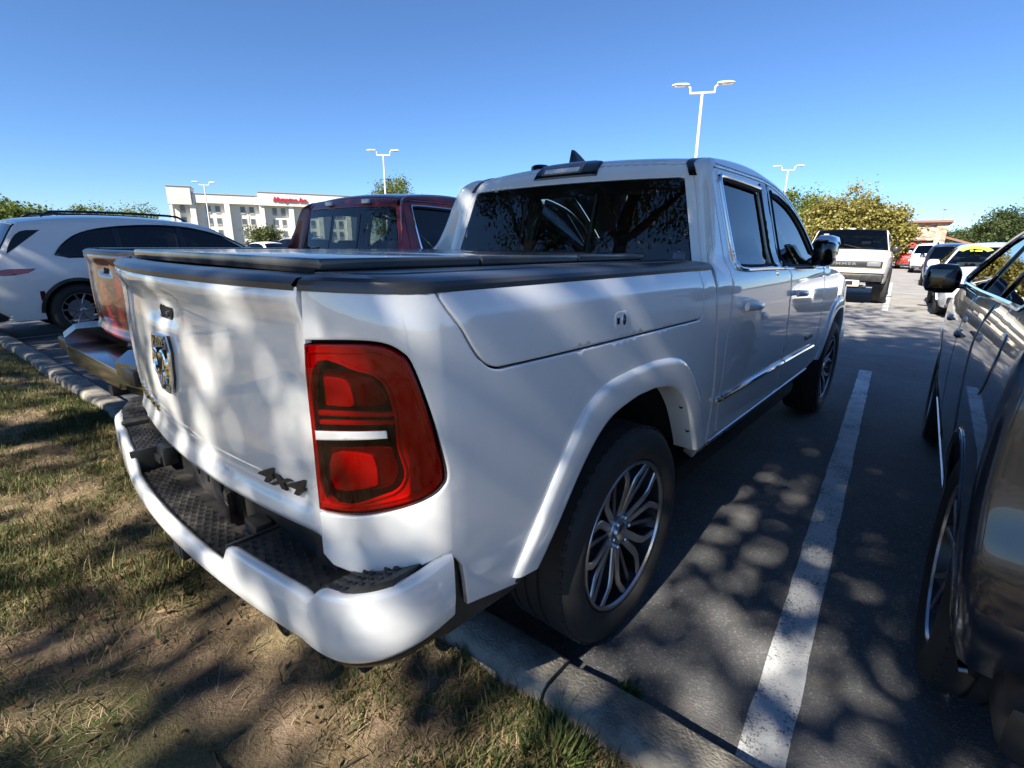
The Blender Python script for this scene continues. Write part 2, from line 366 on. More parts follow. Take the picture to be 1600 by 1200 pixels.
def build_pickup():
    T = thing('white_pickup_truck', 'large white crew cab pickup with grey bed cover, tail towards the lawn', 'pickup truck')
    def P(nm, ol, fm, mat, s=1, **kw):
        par = kw.pop('parent', T); return panel(nm, ol, mir(fm, s), mat, par, ref=kw.pop('ref', (s, 0, 0)), **kw)
    lamp_edge = [(.010, .866), (.11, .879), (.216, .912), (.286, .940), (.32, .962), (.334, .992), (.319, 1.069), (.298, 1.154), (.274, 1.230), (.252, 1.255), (.215, 1.269), (.148, 1.270), (.010, 1.26)]
    lid_low = [(.361, 1.375), (.374, 1.342), (.404, 1.295), (.432, 1.249), (.463, 1.214), (.498, 1.197), (.548, 1.194), (.788, 1.190), (1.089, 1.188), (1.4, 1.186), (1.663, 1.184), (1.705, 1.188), (1.726, 1.211), (1.731, 1.298), (1.724, 1.375)]
    lid_s = smoothpoly(lid_low, 4, False)
    half_out = [(.67, .605), (.566, .769), (.478, .889), (.372, 1.003), (.264, 1.056), (.106, 1.074), (0, 1.077)]
    half_in = [(.565, .585), (.50, .679), (.385, .836), (.255, .940), (.09, .977), (0, .98)]
    def arch(h, c, dz=0, n=5):
        L = [(-a, b) for a, b in h] + [(a, b) for a, b in h[::-1][1:]]
        return [(c + a, b + (dz if b > .7 else dz * (b - .58) / .12)) for a, b in smoothpoly(L, n, False)]
    YR, YF = 1.234, 4.906
    for s in (1, -1):
        # ---- bed side with notches for tail lamp, box lid and wheel arch
        lo = [(a, b - .0065) for a, b in lid_s[1:-1]]; a0 = (lid_s[0][0] - .007, 1.372); a1 = (lid_s[-1][0] + .006, 1.372)
        arc = [(a, b - .03) for a, b in arch([(a - .02, b) for a, b in half_out], YR)]
        ol = [(.010, 1.265)] + [(.010, 1.372), a0] + [(a - .004 * (i < 14), b) for i, (a, b) in enumerate(lo)] + [a1, (1.862, 1.372), (1.866, 1.30), (1.90, 1.05), (1.925, .77), (1.94, .56), (1.87, .555)]
        ol += [q for q in arc[::-1] if q[1] > .57] + [(.60, .562), (.40, .618), (.386, .70), (.376, .745), (.355, .775), (.315, .794), (.243, .760), (.186, .738), (.088, .724), (.04, .727), (.010, .750)] + [(a if i else .010, b - .004) for i, (a, b) in enumerate(lamp_edge)][:]
        ol = ol[:-1] if ol[-1][1] > 1.25 and abs(ol[-1][1] - 1.256) < .01 and False else ol
        # lamp notch slightly larger than the lamp
        lampc = np.array([.12, 1.07]); big = [tuple(np.array(q) + (np.array(q) - lampc) / np.linalg.norm(np.array(q) - lampc) * .006) for q in smoothpoly(lamp_edge, 4, False)]
        big = [(.010, .860)] + big[1:-1] + [(.010, 1.266)]
        k = len(ol) - len(lamp_edge); ol = ol[:k] + big
        ol = ol[1:]                                                     # start at the top of the gate line
        P('bed_side', ol, bedmap, 'white', s, res=.045, edge=.004)
        P('bed_side_liner', [(.012, .80), (.3, .82), (.5, 1.12), (1.9, 1.12), (1.85, 1.365), (.012, 1.365)], bedmap, 'gap', s, res=.08, off=-.022, edge=.001)
        # ---- side box lid with lock
        lid = P('storage_lid', [(lid_s[0][0] + .002, 1.374)] + list(lid_s[1:-1]) + [(lid_s[-1][0], 1.374)], bedmap, 'white', s, res=.045, edge=.004)
        P('lock_plate', rrect(1.026, 1.108, 1.216, 1.270, .02), bedmap, 'white', s, res=.02, off=.0025, edge=.002, th=.006, parent=lid)
        P('lock_button', rrect(1.036, 1.052, 1.232, 1.252, .003), bedmap, 'gloss', s, res=.01, off=.004, edge=.001, th=.005, parent=lid)
        P('lock_cylinder', [(1.080 + .012 * math.cos(t), 1.245 + .019 * math.sin(t)) for t in np.linspace(0, 6.28, 20)[:-1]], bedmap, 'chrome', s, res=.01, off=.005, edge=.002, th=.006, parent=lid)
        # ---- wheel arches
        for c, dz, nm in ((YR, 0, 'wheel_flare'), (YF, -.035, 'wheel_flare')):
            fm = bedmap if c == YR else sidemap
            O = arch(half_out, c, dz); I = arch(half_in, c, dz); Ia = np.array(I); m = MB(); rings = []
            tt = np.linspace(0, 1, 56)
            def along(L): 
                L = np.array(L); d = np.concatenate([[0], np.cumsum(np.hypot(*np.diff(L, axis=0).T))]); d /= d[-1]
                return np.stack([np.interp(tt, d, L[:, 0]), np.interp(tt, d, L[:, 1])], 1)
            A, B = along(O), along(I)
            for a, b in zip(A, B):
                ring = []
                for t, o in ((0, -.004), (.0, .004), (.05, .010), (.12, .015), (.22, .017), (.85, .016), (.95, .014), (1., .007), (1.01, -.035), (1.0, -.09)):
                    q = a + (b - a) * t; pt = fm(q[0], q[1]); ring.append((s * (pt[0] + o), pt[1], pt[2]))
                rings.append(ring)
            m.loft(rings, closed=False, caps=False); fl = recalc(m.build(nm, 'white', T, True, 50))
            # liner inside the arch
            m = MB(); rings = [[(s * (fm(b[0], b[1])[0] - d), b[0] + (c - b[0]) * -.02, b[1] + .02 + .01) for d in (.03, .12, .30, .52)] for b in B]
            m.loft(rings, closed=False, caps=False); m.build('wheel_liner', 'black', T)
            m = MB(); m.prism([tuple(b) for b in B], lambda y, z: (s * .46, y, z + .03), lambda y, z: (s * .45, y, z + .03)); m.build('wheel_well', 'black', T)
            if c == YR:
                for zz in (.83, .70):
                    m = MB(); m.lathe([(0, .009), (.006, .007), (.007, 0)], 10, 'y', (s * .985, c + np.interp(zz, [.679, .836], [.49, .375]) + .006, zz)); m.build('clip', 'black', T)
        for c in (YR, YF): make_wheel(T, (s * .985, c, .417), s)
        # ---- tail lamp
        L = smoothpoly(lamp_edge, 4, False); lampo = [(.012, .869)] + L[1:-1] + [(.012, 1.257)]
        lamp = P('tail_lamp', lampo, bedmap, 'lamphouse', s, res=.022, off=-.030, edge=.002, th=.01)
        P('lamp_lens', lampo, bedmap, 'redlens', s, res=.016, off=.001, edge=.005, th=.030, parent=lamp)
        def q(nm, ol, mt, o, th=.008): P(nm, ol, bedmap, mt, s, res=.016, off=o, edge=.003, th=th, parent=lamp)
        cen = np.array([.13, 1.065]); ring = [tuple(cen + (np.array(a) - cen) * .985) for a in lampo]
        inner = smoothpoly([(.034, 1.205), (.160, 1.213), (.214, 1.193), (.234, 1.130), (.236, 1.058), (.247, .986), (.196, .938), (.034, .902)], 5)
        P('light_ring', ring, bedmap, 'lampdeep', s, res=.016, off=-.008, edge=.004, th=.02, holes=[inner], parent=lamp)
        for lp, rr_, oo in ((inner, .0035, -.006), ([tuple(cen + (np.array(a) - cen) * .90) for a in lampo], .0025, -.006)):
            m = MB(); fm_ = mir(bedmap, s); pp = resample(lp, .02); m.tube([tuple(fm_(np.array(a), np.array(b)) + np.array([0, 0, 0])) for a, b in pp], rr_, 6, True); m.v = [(x - s * .004, y + .004, z) for x, y, z in m.v]; m.build('light_line', 'lampline', lamp)
        q('lamp_box', smoothpoly([(.044, 1.196), (.150, 1.203), (.190, 1.184), (.204, 1.140), (.044, 1.120)], 3, True, (0, 4)), 'lampdark', -.020)
        q('lamp_core', smoothpoly([(.052, 1.188), (.112, 1.186), (.130, 1.150), (.122, 1.130), (.052, 1.124)], 3, True, (0, 4)), 'lampcore', -.012)
        q('light_bar', [(.036, 1.112), (.232, 1.131), (.233, 1.122), (.036, 1.101)], 'lampred', -.004); q('light_bar', [(.036, 1.090), (.229, 1.113), (.230, 1.105), (.036, 1.080)], 'lampred', -.004)
        q('lamp_box', smoothpoly([(.044, 1.022), (.196, 1.046), (.216, 1.03), (.222, .985), (.186, .948), (.044, .913)], 3, True, (0, 5)), 'lampdark', -.020)
        q('lamp_core', smoothpoly([(.056, 1.010), (.150, 1.026), (.172, 1.012), (.175, .968), (.160, .950), (.056, .926)], 3), 'lampcore2', -.012)
        q('reverse_lamp', [(.028, 1.066), (.214, 1.092), (.215, 1.075), (.028, 1.044)], 'whitelamp', .004, .006)
        # ---- bed rail cap
        m = MB(); rings = []
        for q in list(np.linspace(.004, .36, 14)) + list(np.linspace(.42, 1.865, 12)):
            o = bedmap(q, 1.372); 
            dirx = np.array([.70, max(o[1], .235)]) - o[:2] if q < .36 else np.array([.70 - o[0], 0]); D = np.linalg.norm(dirx); dirx = dirx / D
            rings.append([(s * (o[0] + dirx[0] * d), o[1] + dirx[1] * d, z) for d, z in ((-.003, 1.368), (-.003, 1.380), (.004, 1.390), (.02, 1.397), (.075, 1.402), (.082, 1.397), (.095, 1.397), (.102, 1.404), (D * .8, 1.405), (D, 1.40), (D, 1.33))])
        m.loft(rings, closed=False, caps=False); recalc(m.build('bed_rail', 'railcap', T, True, 25))
        # ---- cab: side, doors, fender
        door_top = [(2.022, .79), (2.038, 1.025), (2.07, 1.20), (2.082, 1.36), (2.088, 1.5), (2.095, 1.72), (2.105, 1.775), (2.14, 1.803), (2.20, 1.812), (2.6, 1.815), (2.95, 1.808), (3.15, 1.785), (3.40, 1.725), (3.66, 1.61), (3.87, 1.46), (3.99, 1.335)]
        dt = smoothpoly(door_top, 4, False)
        cab_ol = [(1.958, .56), (1.942, .77), (1.915, 1.05), (1.882, 1.27), (1.886, 1.33), (1.925, 1.39), (2.0, 1.47), (2.045, 1.58), (2.09, 1.74), (2.125, 1.80), (2.20, 1.838), (2.95, 1.838), (3.2, 1.806), (3.42, 1.752), (3.69, 1.636), (3.895, 1.49), (4.06, 1.35), (4.10, 1.312), (4.005, 1.325)]
        off = [(a - .006 if a < 2.2 else a, b if a < 2.12 else b + .006) for a, b in dt[::-1]]
        P('cab_side', cab_ol + off[1:] + [(2.028, .68), (2.085, .565)], sidemap, 'white', s, res=.05, edge=.003)
        rw = smoothpoly([(2.20, 1.75), (2.24, 1.765), (2.77, 1.752), (2.80, 1.735), (2.806, 1.385), (2.79, 1.368), (2.27, 1.376), (2.222, 1.41)], 4)
        fw = smoothpoly([(3.0, 1.745), (3.04, 1.758), (3.2, 1.745), (3.46, 1.685), (3.68, 1.585), (3.86, 1.45), (3.93, 1.372), (3.9, 1.345), (3.03, 1.36), (3.0, 1.385)], 4)
        k = min(range(len(dt)), key=lambda i: abs(dt[i][0] - 2.93) + (dt[i][1] < 1.6))
        split = [(2.925, 1.60), (2.945, 1.385), (2.99, 1.355), (3.085, 1.335), (3.112, 1.30), (3.12, 1.124), (3.123, .87), (3.12, .575)]
        rd = P('rear_door', dt[:k + 1] + split + [(2.095, .575), (2.04, .68)], sidemap, 'white', s, res=.05, edge=.004, holes=[rw])
        fd = P('front_door', [(a + .006, b) for a, b in split[::-1]] + [(2.931, 1.60)] + dt[k + 1:] + [(4.06, 1.30), (4.11, 1.2), (4.13, 1.0), (4.10, .80), (4.03, .68), (4.0, .575)], sidemap, 'white', s, res=.05, edge=.004, holes=[fw])
        for dr, win, gm in ((rd, rw, 'sideglass'), (fd, fw, 'sideglass')):
            P('window', win, sidemap, gm, s, res=.12, off=-.012, edge=.001, th=.002, parent=dr)
            m = MB(); m.tube([tuple(mir(sidemap, s)(np.array(a), np.array(b)) + np.array([s * .002, 0, 0])) for a, b in win], .007, 6, True); m.build('window_seal', 'black', dr)
        def strip(nm, pts, r, mat, par, o=.004):
            m = MB(); m.tube([tuple(mir(sidemap, s)(np.array(a), np.array(b)) + np.array([s * o, 0, 0])) for a, b in pts], r, 8); return m.build(nm, mat, par)
        strip('window_trim', smoothpoly([(2.80, 1.770), (2.5, 1.778), (2.23, 1.78), (2.188, 1.765), (2.182, 1.72), (2.19, 1.55), (2.206, 1.40), (2.25, 1.360), (2.6, 1.352), (2.94, 1.345)], 5, False), .0095, 'chrome', rd, .005)
        strip('window_trim', [(2.96, 1.340), (3.3, 1.332), (3.6, 1.325), (3.95, 1.318)], .0095, 'chrome', fd, .003)
        P('door_pillar_cover', [(2.83, 1.80), (2.917, 1.80), (2.935, 1.38), (2.82, 1.37)], sidemap, 'gloss', s, res=.05, off=.003, edge=.002, th=.006, parent=rd)
        P('door_pillar_cover', [(2.945, 1.795), (2.985, 1.79), (2.985, 1.37), (2.955, 1.372)], sidemap, 'gloss', s, res=.05, off=.003, edge=.002, th=.006, parent=fd)
        strip('door_strip', [(2.035, .782), (2.6, .775), (3.105, .768)], .011, 'chrome', rd, .008); strip('door_strip', [(3.135, .767), (3.6, .760), (3.96, .753)], .011, 'chrome', fd, .008)
        strip('strip_end', [(1.945, .785), (2.005, .783)], .013, 'chrome', T, .006)
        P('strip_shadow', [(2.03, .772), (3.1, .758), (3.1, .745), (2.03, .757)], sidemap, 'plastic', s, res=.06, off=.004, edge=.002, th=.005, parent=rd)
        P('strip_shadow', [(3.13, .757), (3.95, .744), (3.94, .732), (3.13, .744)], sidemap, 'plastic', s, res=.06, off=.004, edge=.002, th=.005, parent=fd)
        for dr, y0 in ((rd, 2.21), (fd, 3.18)):                     # handles over a shallow cup
            zc = 1.190
            P('handle_cup', rrect(y0 + .01, y0 + .20, zc - .035, zc + .03, .03), sidemap, 'white', s, res=.03, off=.001, edge=.003, th=.004, parent=dr)
            m = MB(); rings = []
            for t in np.linspace(0, 1, 9):
                y = y0 + .25 * t; p = sidemap(np.array(y), np.array(zc)); o = .012 + .034 * math.sin(math.pi * min(max(t, .05), .95)) ** .5; hh = .021 - .004 * t
                rings.append([(s * (p[0] + o + .011 * math.cos(a)), y, zc - .012 * t + hh * math.sin(a)) for a in np.linspace(0, 2 * math.pi, 11)[:-1]])
            m.loft(rings); recalc(m.build('door_handle', 'white', dr, True, 60))
        # folded mirror
        m = MB(); c0 = np.array([1.02, 3.78, 1.435]); rings = []
        for t, sy, sz, ox in ((0, .03, .05, -.06), (.1, .10, .085, -.055), (.3, .135, .10, -.03), (.6, .135, .10, .02), (.85, .11, .085, .055), (1., .05, .04, .07)):
            ring = []
            for a in np.linspace(0, 2 * math.pi, 25)[:-1]:
                ca, sa = math.cos(a), math.sin(a); e = .55
                ring.append((s * (c0[0] + ox), c0[1] + sy * math.copysign(abs(ca) ** e, ca), c0[2] + sz * math.copysign(abs(sa) ** e, sa)))
            rings.append(ring)
        m.loft(rings); mo = recalc(m.build('side_mirror', 'gloss', T, True, 60))
        m = MB(); m.loft([[(s * (c0[0] + ox), c0[1] + (sy * 1.02) * math.copysign(abs(math.cos(a)) ** .55, math.cos(a)), c0[2] + .028 + (sz) * math.copysign(abs(math.sin(a)) ** .55, math.sin(a)) * .74) for a in np.linspace(.25, math.pi - .25, 15)] for ox, sy, sz in ((-.03, .138, .105), (.0, .14, .107), (.03, .136, .104), (.058, .115, .09), (.073, .06, .05))], closed=False, caps=False)
        recalc(m.build('mirror_cap', 'chrome', mo, True, 60))
        m = MB(); m.box((s * .965, 3.87, 1.368), (.10, .12, .05), None, .015); m.build('mirror_arm', 'gloss', mo)
        # fender + badge
        fo = [(4.0, .575), (4.036, .68), (4.106, .80), (4.136, 1.0), (4.116, 1.2), (4.066, 1.30), (4.08, 1.318), (4.5, 1.292), (5.0, 1.215), (5.35, 1.13), (5.52, 1.0), (5.56, .8), (5.56, .70)]
        arc = [(a, b - .03) for a, b in arch([(a - .02, b) for a, b in half_out], YF, -.035)]
        P('fender', fo + [q for q in arc[::-1] if q[1] > .60], sidemap, 'white', s, res=.05, edge=.003)
        bdg = MB()
        for i in range(4): bdg.box((s * (sidemap(np.array(3.86), np.array(.84))[0] + .004), 3.70 + i * .055, .845), (.007, .038, .034), None, .006)
        bdg.build('door_badge', 'darkchrome', fd)
        # rocker and under-body
        P('rocker_panel', [(1.97, .575), (4.0, .575), (4.0, .47), (1.97, .47)], lambda y, z: np.stack([.985 - (.58 - z) * .55 + 0 * y, y + 0 * z, z + 0 * y], -1), 'white', s, res=.1, edge=.006, th=.05)
        m = MB(); m.tube([(s * .985, 1.98, .568), (s * .985, 3.98, .568)], .007, 6); m.build('rocker_trim', 'satin', T)
        m = MB(); m.box((s * .80, 2.95, .40), (.22, 2.2, .10), None, .03); m.build('side_step_housing', 'black', T)
    # ---- tailgate
    zt = np.array([.745, .762, .785, .805, .825, .85, .875, .90, .94, 1.0, 1.1, 1.2, 1.27, 1.295, 1.31, 1.325, 1.34, 1.36, 1.378]); dt_ = np.array([.075, .048, .018, .004, .012, .026, .030, .022, .016, .014, .014, .017, .021, .021, .017, .008, .001, .000, .010])
    zz = np.linspace(.745, 1.378, 300); kk = np.array([math.exp(-((i - 10) / 5.) ** 2) for i in range(21)]); kk /= kk.sum()
    dd = np.interp(zz, zt, dt_); dd = np.convolve(np.pad(dd, 10, 'edge'), kk, 'valid')
    def gmap(x, z):
        x = np.asarray(x, float); z = np.asarray(z, float); d = np.interp(z, zz, dd)
        edge = np.clip((np.abs(x) - .66) / .065, 0, 1); d = d * (1 - .6 * edge ** 2)
        hs = np.exp(-((x + .04) / .15) ** 4) * np.exp(-((z - 1.275) / .045) ** 4); d = d + .016 * hs
        return np.stack([x + 0 * z, .111 + .069 * (x / .725) ** 2 + d, z + 0 * x], -1)
    hp = rrect(-.105, .025, 1.240, 1.270, .010)
    gate = panel('tailgate', [(-.720, .750), (.720, .750), (.720, 1.376), (-.720, 1.376)], gmap, 'white', T, res=.026, th=.03, holes=[hp], edge=.005, ref=(0, -1, 0))
    m = MB(); m.box((-.04, .175, 1.256), (.16, .05, .05)); m.build('handle_recess', 'gap', gate)
    panel('handle_lever', rrect(-.10, -.02, 1.254, 1.269, .006), gmap, 'gloss', gate, res=.03, th=.02, off=-.008, edge=.003, ref=(0, -1, 0))
    m = MB(); m.lathe([(0, .011), (-.006, .010), (-.008, .006), (-.007, 0)], 14, 'y', (.006, .142, 1.254)); m.build('camera_lens', 'gloss', gate)
    gsh = []
    for x in np.linspace(-.715, .715, 30):
        y = .111 + .069 * (x / .725) ** 2
        gsh.append([(x, y + a, z) for a, z in ((.002, 1.368), (.000, 1.381), (.012, 1.393), (.04, 1.398), (.075, 1.399), (.085, 1.38))])
    m = MB(); m.loft(gsh, closed=False, caps=False); recalc(m.build('tailgate_cap', 'railcap', gate, True, 45))
    m = MB(); m.box((0, .24, 1.08), (1.42, .05, .60)); m.build('tailgate_inner', 'gap', gate)
    # emblem: shield with a ram's head, lettering above
    def on_gate(x, z, o=0): p = gmap(np.array(x), np.array(z)); return (p[0], p[1] - o, p[2])
    bx, bz = -.035, 1.105
    sh = [(-.062, .088), (.062, .088), (.078, .045), (.066, -.040), (.038, -.088), (-.038, -.088), (-.066, -.040), (-.078, .045)]
    emb = panel('emblem', [(bx + a, bz + b) for a, b in sh], gmap, 'gloss', gate, res=.02, th=.02, off=.010, edge=.004, ref=(0, -1, 0))
    m = MB(); m.tube([on_gate(bx + a * .97, bz + b * .97, .012) for a, b in sh], .0055, 6, True); m.build('emblem_rim', 'chrome', emb)
    for sx in (-1, 1):                                                 # horns, cheeks
        hr = [(.008, .035, .008), (.030, .046, .008), (.052, .036, .008), (.060, .010, .009), (.052, -.018, .010), (.036, -.026, .010), (.028, -.010, .008)]
        m = MB(); m.tube([on_gate(bx + sx * a, bz + b - .005, .014) for a, b, r in smoothpoly(hr, 4, False)], [q[2] for q in smoothpoly(hr, 4, False)], 8); m.build('emblem_horn', 'chrome', emb)
        m = MB(); m.prism([(sx * .003, .035), (sx * .022, .025), (sx * .020, -.02), (sx * .012, -.062), (sx * .002, -.066)], lambda a, b: on_gate(bx + a, bz + b, .010), lambda a, b: on_gate(bx + a, bz + b, .024 - abs(a) * .4)); recalc(m.build('emblem_head', 'chrome', emb, False))
    text_mesh('emblem_lettering', 'RAM', .030, .002, 'chrome', emb, frame_mx(on_gate(bx, bz + .068, .0125), (1, -.0, 0), (0, 0, 1)), 0, .0006)
    sl = .069 * 2 * .56 / .725 ** 2
    text_mesh('emblem_4x4', '4x4', .080, .004, 'badge', gate, frame_mx(on_gate(.555, .892, .0045), (1, sl, 0), (0, .1, 1)) @ Matrix.Diagonal((1.55, .8, 1, 1)), .35, .002)
    m = MB()
    for i, (w, hh) in enumerate(((.05, .05), (.05, .05), (.055, .05), (.012, .05), (.04, .05), (.04, .05))): m.box(on_gate(-.60 + i * .062, .905, .003), (w, .008, hh * .7), None, .006)
    m.build('name_badge', 'chrome', gate)
    # ---- rear bumper
    def bpath():
        L = []
        for x in np.linspace(0, .76, 34): L.append((x, .03 + .08 * (x / .85) ** 2))
        x0, y0 = L[-1]; ax, ay = 1.004 - x0, .345 - y0
        for t in np.linspace(0, math.pi / 2, 26)[1:]: L.append((x0 + ax * math.sin(t) ** .86, .345 - ay * math.cos(t) ** .86))
        return L
    H = bpath(); full = [(-x, y) for x, y in H[::-1]] + H[1:]
    def ztop(x, y):
        ax = abs(x); z = .640 + .074 * np.clip((ax - .415) / .05, 0, 1) ** 1
        return z + .034 * np.clip((ax - .80) / .04, 0, 1) ** 1.2 + .045 * np.clip((y - .13) / .2, 0, 1)
    def norm(i):
        a = np.array(full[max(i - 1, 0)]); b = np.array(full[min(i + 1, len(full) - 1)]); t = (b - a) / np.linalg.norm(b - a); return np.array([t[1], -t[0]])
    rings = []; vr = []
    for i, (x, y) in enumerate(full):
        n = norm(i); zt_ = ztop(x, y); zb = .572 + .045 * np.clip((y - .12) / .22, 0, 1); h = zt_ - zb
        prof = [(-.030, zt_ - .02), (-.028, zt_ - .006), (-.020, zt_), (-.010, zt_ + .0005), (-.003, zt_ - .005), (.001, zt_ - .016), (.004, zb + h * .62), (.005, zb + h * .35), (.001, zb + .016), (-.006, zb + .004), (-.016, zb), (-.05, zb)]
        rings.append([(x + n[0] * o, y + n[1] * o, z) for o, z in prof])
        zl = .505 + .02 * np.clip((y - .1) / .2, 0, 1)
        vr.append([(x + n[0] * o, y + n[1] * o, z) for o, z in ((-.014, zb + .004), (-.014, zb - .010), (-.030, zb - .03), (-.07, zl), (-.16, zl - .005))])
    m = MB(); m.loft(rings, closed=False, caps=False); bmp = recalc(m.build('rear_bumper', 'white', T, True, 60))
    # side ends
    for s in (1, -1):
        e = rings[-1] if s > 0 else rings[0]; m = MB(); m.add(e, [tuple(range(len(e)))]); m.build('bumper_end', 'white', bmp)
        P('corner_cover', smoothpoly([(.30, .80), (.36, .79), (.40, .73), (.415, .64), (.62, .575), (.66, .57), (.63, .515), (.5, .518), (.33, .535), (.28, .60), (.27, .74)], 3), bedmap, 'plastic', s, res=.04, off=-.022, edge=.008, th=.06, parent=bmp)
    m = MB(); m.loft(vr, closed=False, caps=False); m.build('bumper_valance', 'plastic', bmp, True, 60)
    m = MB(); m.box((0, .30, .52), (1.75, .25, .05), None, .01); m.build('bumper_beam', 'black', bmp)
    def pad(nm, xs, z0, z1=None, yf=.235, inset_=.026):
        V = []; n = len(xs)
        for x in xs:
            y = np.interp(abs(x), [q[0] for q in H], [q[1] for q in H]) + inset_; zz_ = z0 if z1 is None else z0 + (z1 - z0) * np.clip((abs(x) - abs(xs[0])) / max(abs(xs[-1] - xs[0]), .01), 0, 1)
            V.append((x, y, zz_))
        Fp = [(x, yf, V[i][2]) for i, x in enumerate(xs)]
        m = MB(); m.add(V + Fp, [(i, i + 1, n + i + 1, n + i) for i in range(n - 1)])
        # skirt
        k = len(m.v); m.add(V + [(a, b, c - .06) for a, b, c in V], [(i, i + 1, n + i + 1, n + i) for i in range(n - 1)])
        for e in (0, -1): m.add([V[e], Fp[e], (Fp[e][0], Fp[e][1], Fp[e][2] - .08), (V[e][0], V[e][1], V[e][2] - .08)], [(0, 1, 2, 3)])
        o = m.build(nm, 'pad', bmp, False); m = MB(); x = xs[0] + .03; r = 0; x0, x1 = min(xs), max(xs)
        gx = np.arange(x0 + .025, x1 - .018, .026)
        for j, x in enumerate(gx):
            y0 = np.interp(abs(x), [q[0] for q in H], [q[1] for q in H]) + inset_ + .018
            for y in np.arange(y0 + (.011 if j % 2 else 0), yf - .045, .022):
                zz_ = np.interp(x, xs if xs[0] < xs[-1] else xs[::-1], [q[2] for q in (V if xs[0] < xs[-1] else V[::-1])])
                m.add([(x - .009, y - .006, zz_), (x + .009, y - .006, zz_), (x + .009, y + .006, zz_), (x - .009, y + .006, zz_), (x - .006, y - .004, zz_ + .0065), (x + .006, y - .004, zz_ + .0065), (x + .006, y + .004, zz_ + .004), (x - .006, y + .004, zz_ + .004)], [(4, 5, 6, 7), (0, 1, 5, 4), (1, 2, 6, 5), (2, 3, 7, 6), (3, 0, 4, 7)])
        if m.v: m.build('step_tread', 'pad', o, False)['kind'] = 'stuff'
        return o
    pad('step_pad', list(np.linspace(-.44, .44, 24)), .622, None, .20)
    for s in (1, -1):
        pad('step_pad', [s * x for x in np.linspace(.452, .79, 10)], .702)
        pad('corner_pad', [s * x for x in np.linspace(.797, .965, 10)], .718, .782, .36, .02)
        m = MB(); m.box((s * .449, .145, .66), (.012, .17, .10), None, .004); m.build('step_riser', 'plastic', bmp)
        m = MB(); m.box((s * .40, .165, .685), (.08, .05, .075), None, .012); m.box((s * .40, .14, .675), (.06, .02, .03), None, .004); m.build('plate_light', 'plastic', bmp)
    m = MB(); m.box((0, .215, .69), (1.5, .03, .17), None, .006); m.build('plate_recess', 'plastic', bmp)
    m = MB(); m.box((-.02, .192, .692), (.36, .016, .12), None, .01); m.build('plate_mount', 'pad', bmp)
    for x in (-.12, -.03, .09): 
        m = MB(); m.box((x, .182, .705), (.018, .006, .036), None, .003); m.build('plate_slot', 'gap', bmp)
    m = MB(); m.box((.205, .172, .69), (.035, .045, .115), None, .014); m.build('plug_socket', 'gloss', bmp)
    m = MB(); m.box((.02, .10, .525), (.085, .10, .075), None, .008); m.box((.02, .05, .525), (.064, .004, .056)); m.build('hitch_receiver', 'black', T)
    for s in (1, -1):
        m = MB(); m.lathe([(0, .052), (-.012, .054), (-.012, .047), (.05, .045), (.3, .045), (.3, .052)], 24, 'y', (s * .60, .125, .545)); ex = recalc(m.build('exhaust_tip', 'chrome', T))
    # ---- bed cover in folding sections
    ys = [.245, .74, 1.235, 1.74]
    cov = None
    for i in range(3):
        m = MB(); m.box((0, (ys[i] + ys[i + 1]) / 2, 1.4185), (1.42, ys[i + 1] - ys[i] - .006, .026), None, .009, 3)
        m2 = m.build('cover_panel', 'cover', T, True, 30)
        if i: 
            m = MB(); m.box((0, ys[i], 1.416), (1.40, .03, .020), None, .004); m.build('cover_hinge', 'black', m2)
    m = MB(); m.box((0, .265, 1.4045), (1.36, .03, .012)); m.box((.69, 1.0, 1.4035), (.02, 1.46, .014)); m.box((-.69, 1.0, 1.4035), (.02, 1.46, .014)); m.build('cover_seal', 'black', T)
    m = MB(); m.box((0, 1.05, 1.20), (1.36, 1.6, .38)); m.build('bed_tub', 'black', T)
    m = MB(); m.box((0, 1.80, 1.385), (1.42, .10, .03), None, .008); m.build('bed_front_cap', 'plastic', T)
    # ---- cab shell: rear wall, header, roof, windscreen, hood along one spine
    spn = smoothpoly([(1.955, 1.10), (1.975, 1.25), (2.0, 1.37), (2.05, 1.58), (2.095, 1.77), (2.112, 1.82), (2.15, 1.868), (2.23, 1.902), (2.45, 1.928), (2.75, 1.938), (2.95, 1.925), (3.12, 1.888), (3.25, 1.84), (3.60, 1.66), (4.0, 1.42), (4.17, 1.315)], 8, False)
    spn = np.array(spn); st = np.concatenate([[0], np.cumsum(np.hypot(*np.diff(spn, axis=0).T))])
    def T_of(y=None, z=None):
        if z is not None: i = int(np.argmax(spn[:, 1] >= z)); return float(np.interp(z, spn[i - 1:i + 1, 1], st[i - 1:i + 1]))
        return float(np.interp(y, spn[:, 0], st))
    Wt = [(0, .86), (T_of(z=1.37), .845), (T_of(z=1.77), .735), (T_of(z=1.868), .690), (T_of(y=2.45), .685), (T_of(y=2.95), .675), (T_of(y=3.25), .675), (T_of(y=4.0), .80), (st[-1], .84)]
    def W(t): return np.interp(t, [a for a, b in Wt], [b for a, b in Wt])
    def smap(x, t):
        x = np.asarray(x, float); t = np.asarray(t, float); y = np.interp(t, st, spn[:, 0]); z = np.interp(t, st, spn[:, 1]); e = .01
        ny = -(np.interp(t + e, st, spn[:, 1]) - np.interp(t - e, st, spn[:, 1])); nz = (np.interp(t + e, st, spn[:, 0]) - np.interp(t - e, st, spn[:, 0])); L = np.hypot(ny, nz) + 1e-9
        c = -.038 * (x / .7) ** 2; return np.stack([x + 0 * t, y + c * ny / L, z + c * nz / L], -1)
    t0, t1 = T_of(z=1.385), T_of(z=1.785)
    wal = [(-float(W(t)), t) for t in np.linspace(0, T_of(z=1.868), 12)] + [(float(W(t)), t) for t in np.linspace(0, T_of(z=1.868), 12)[::-1]]
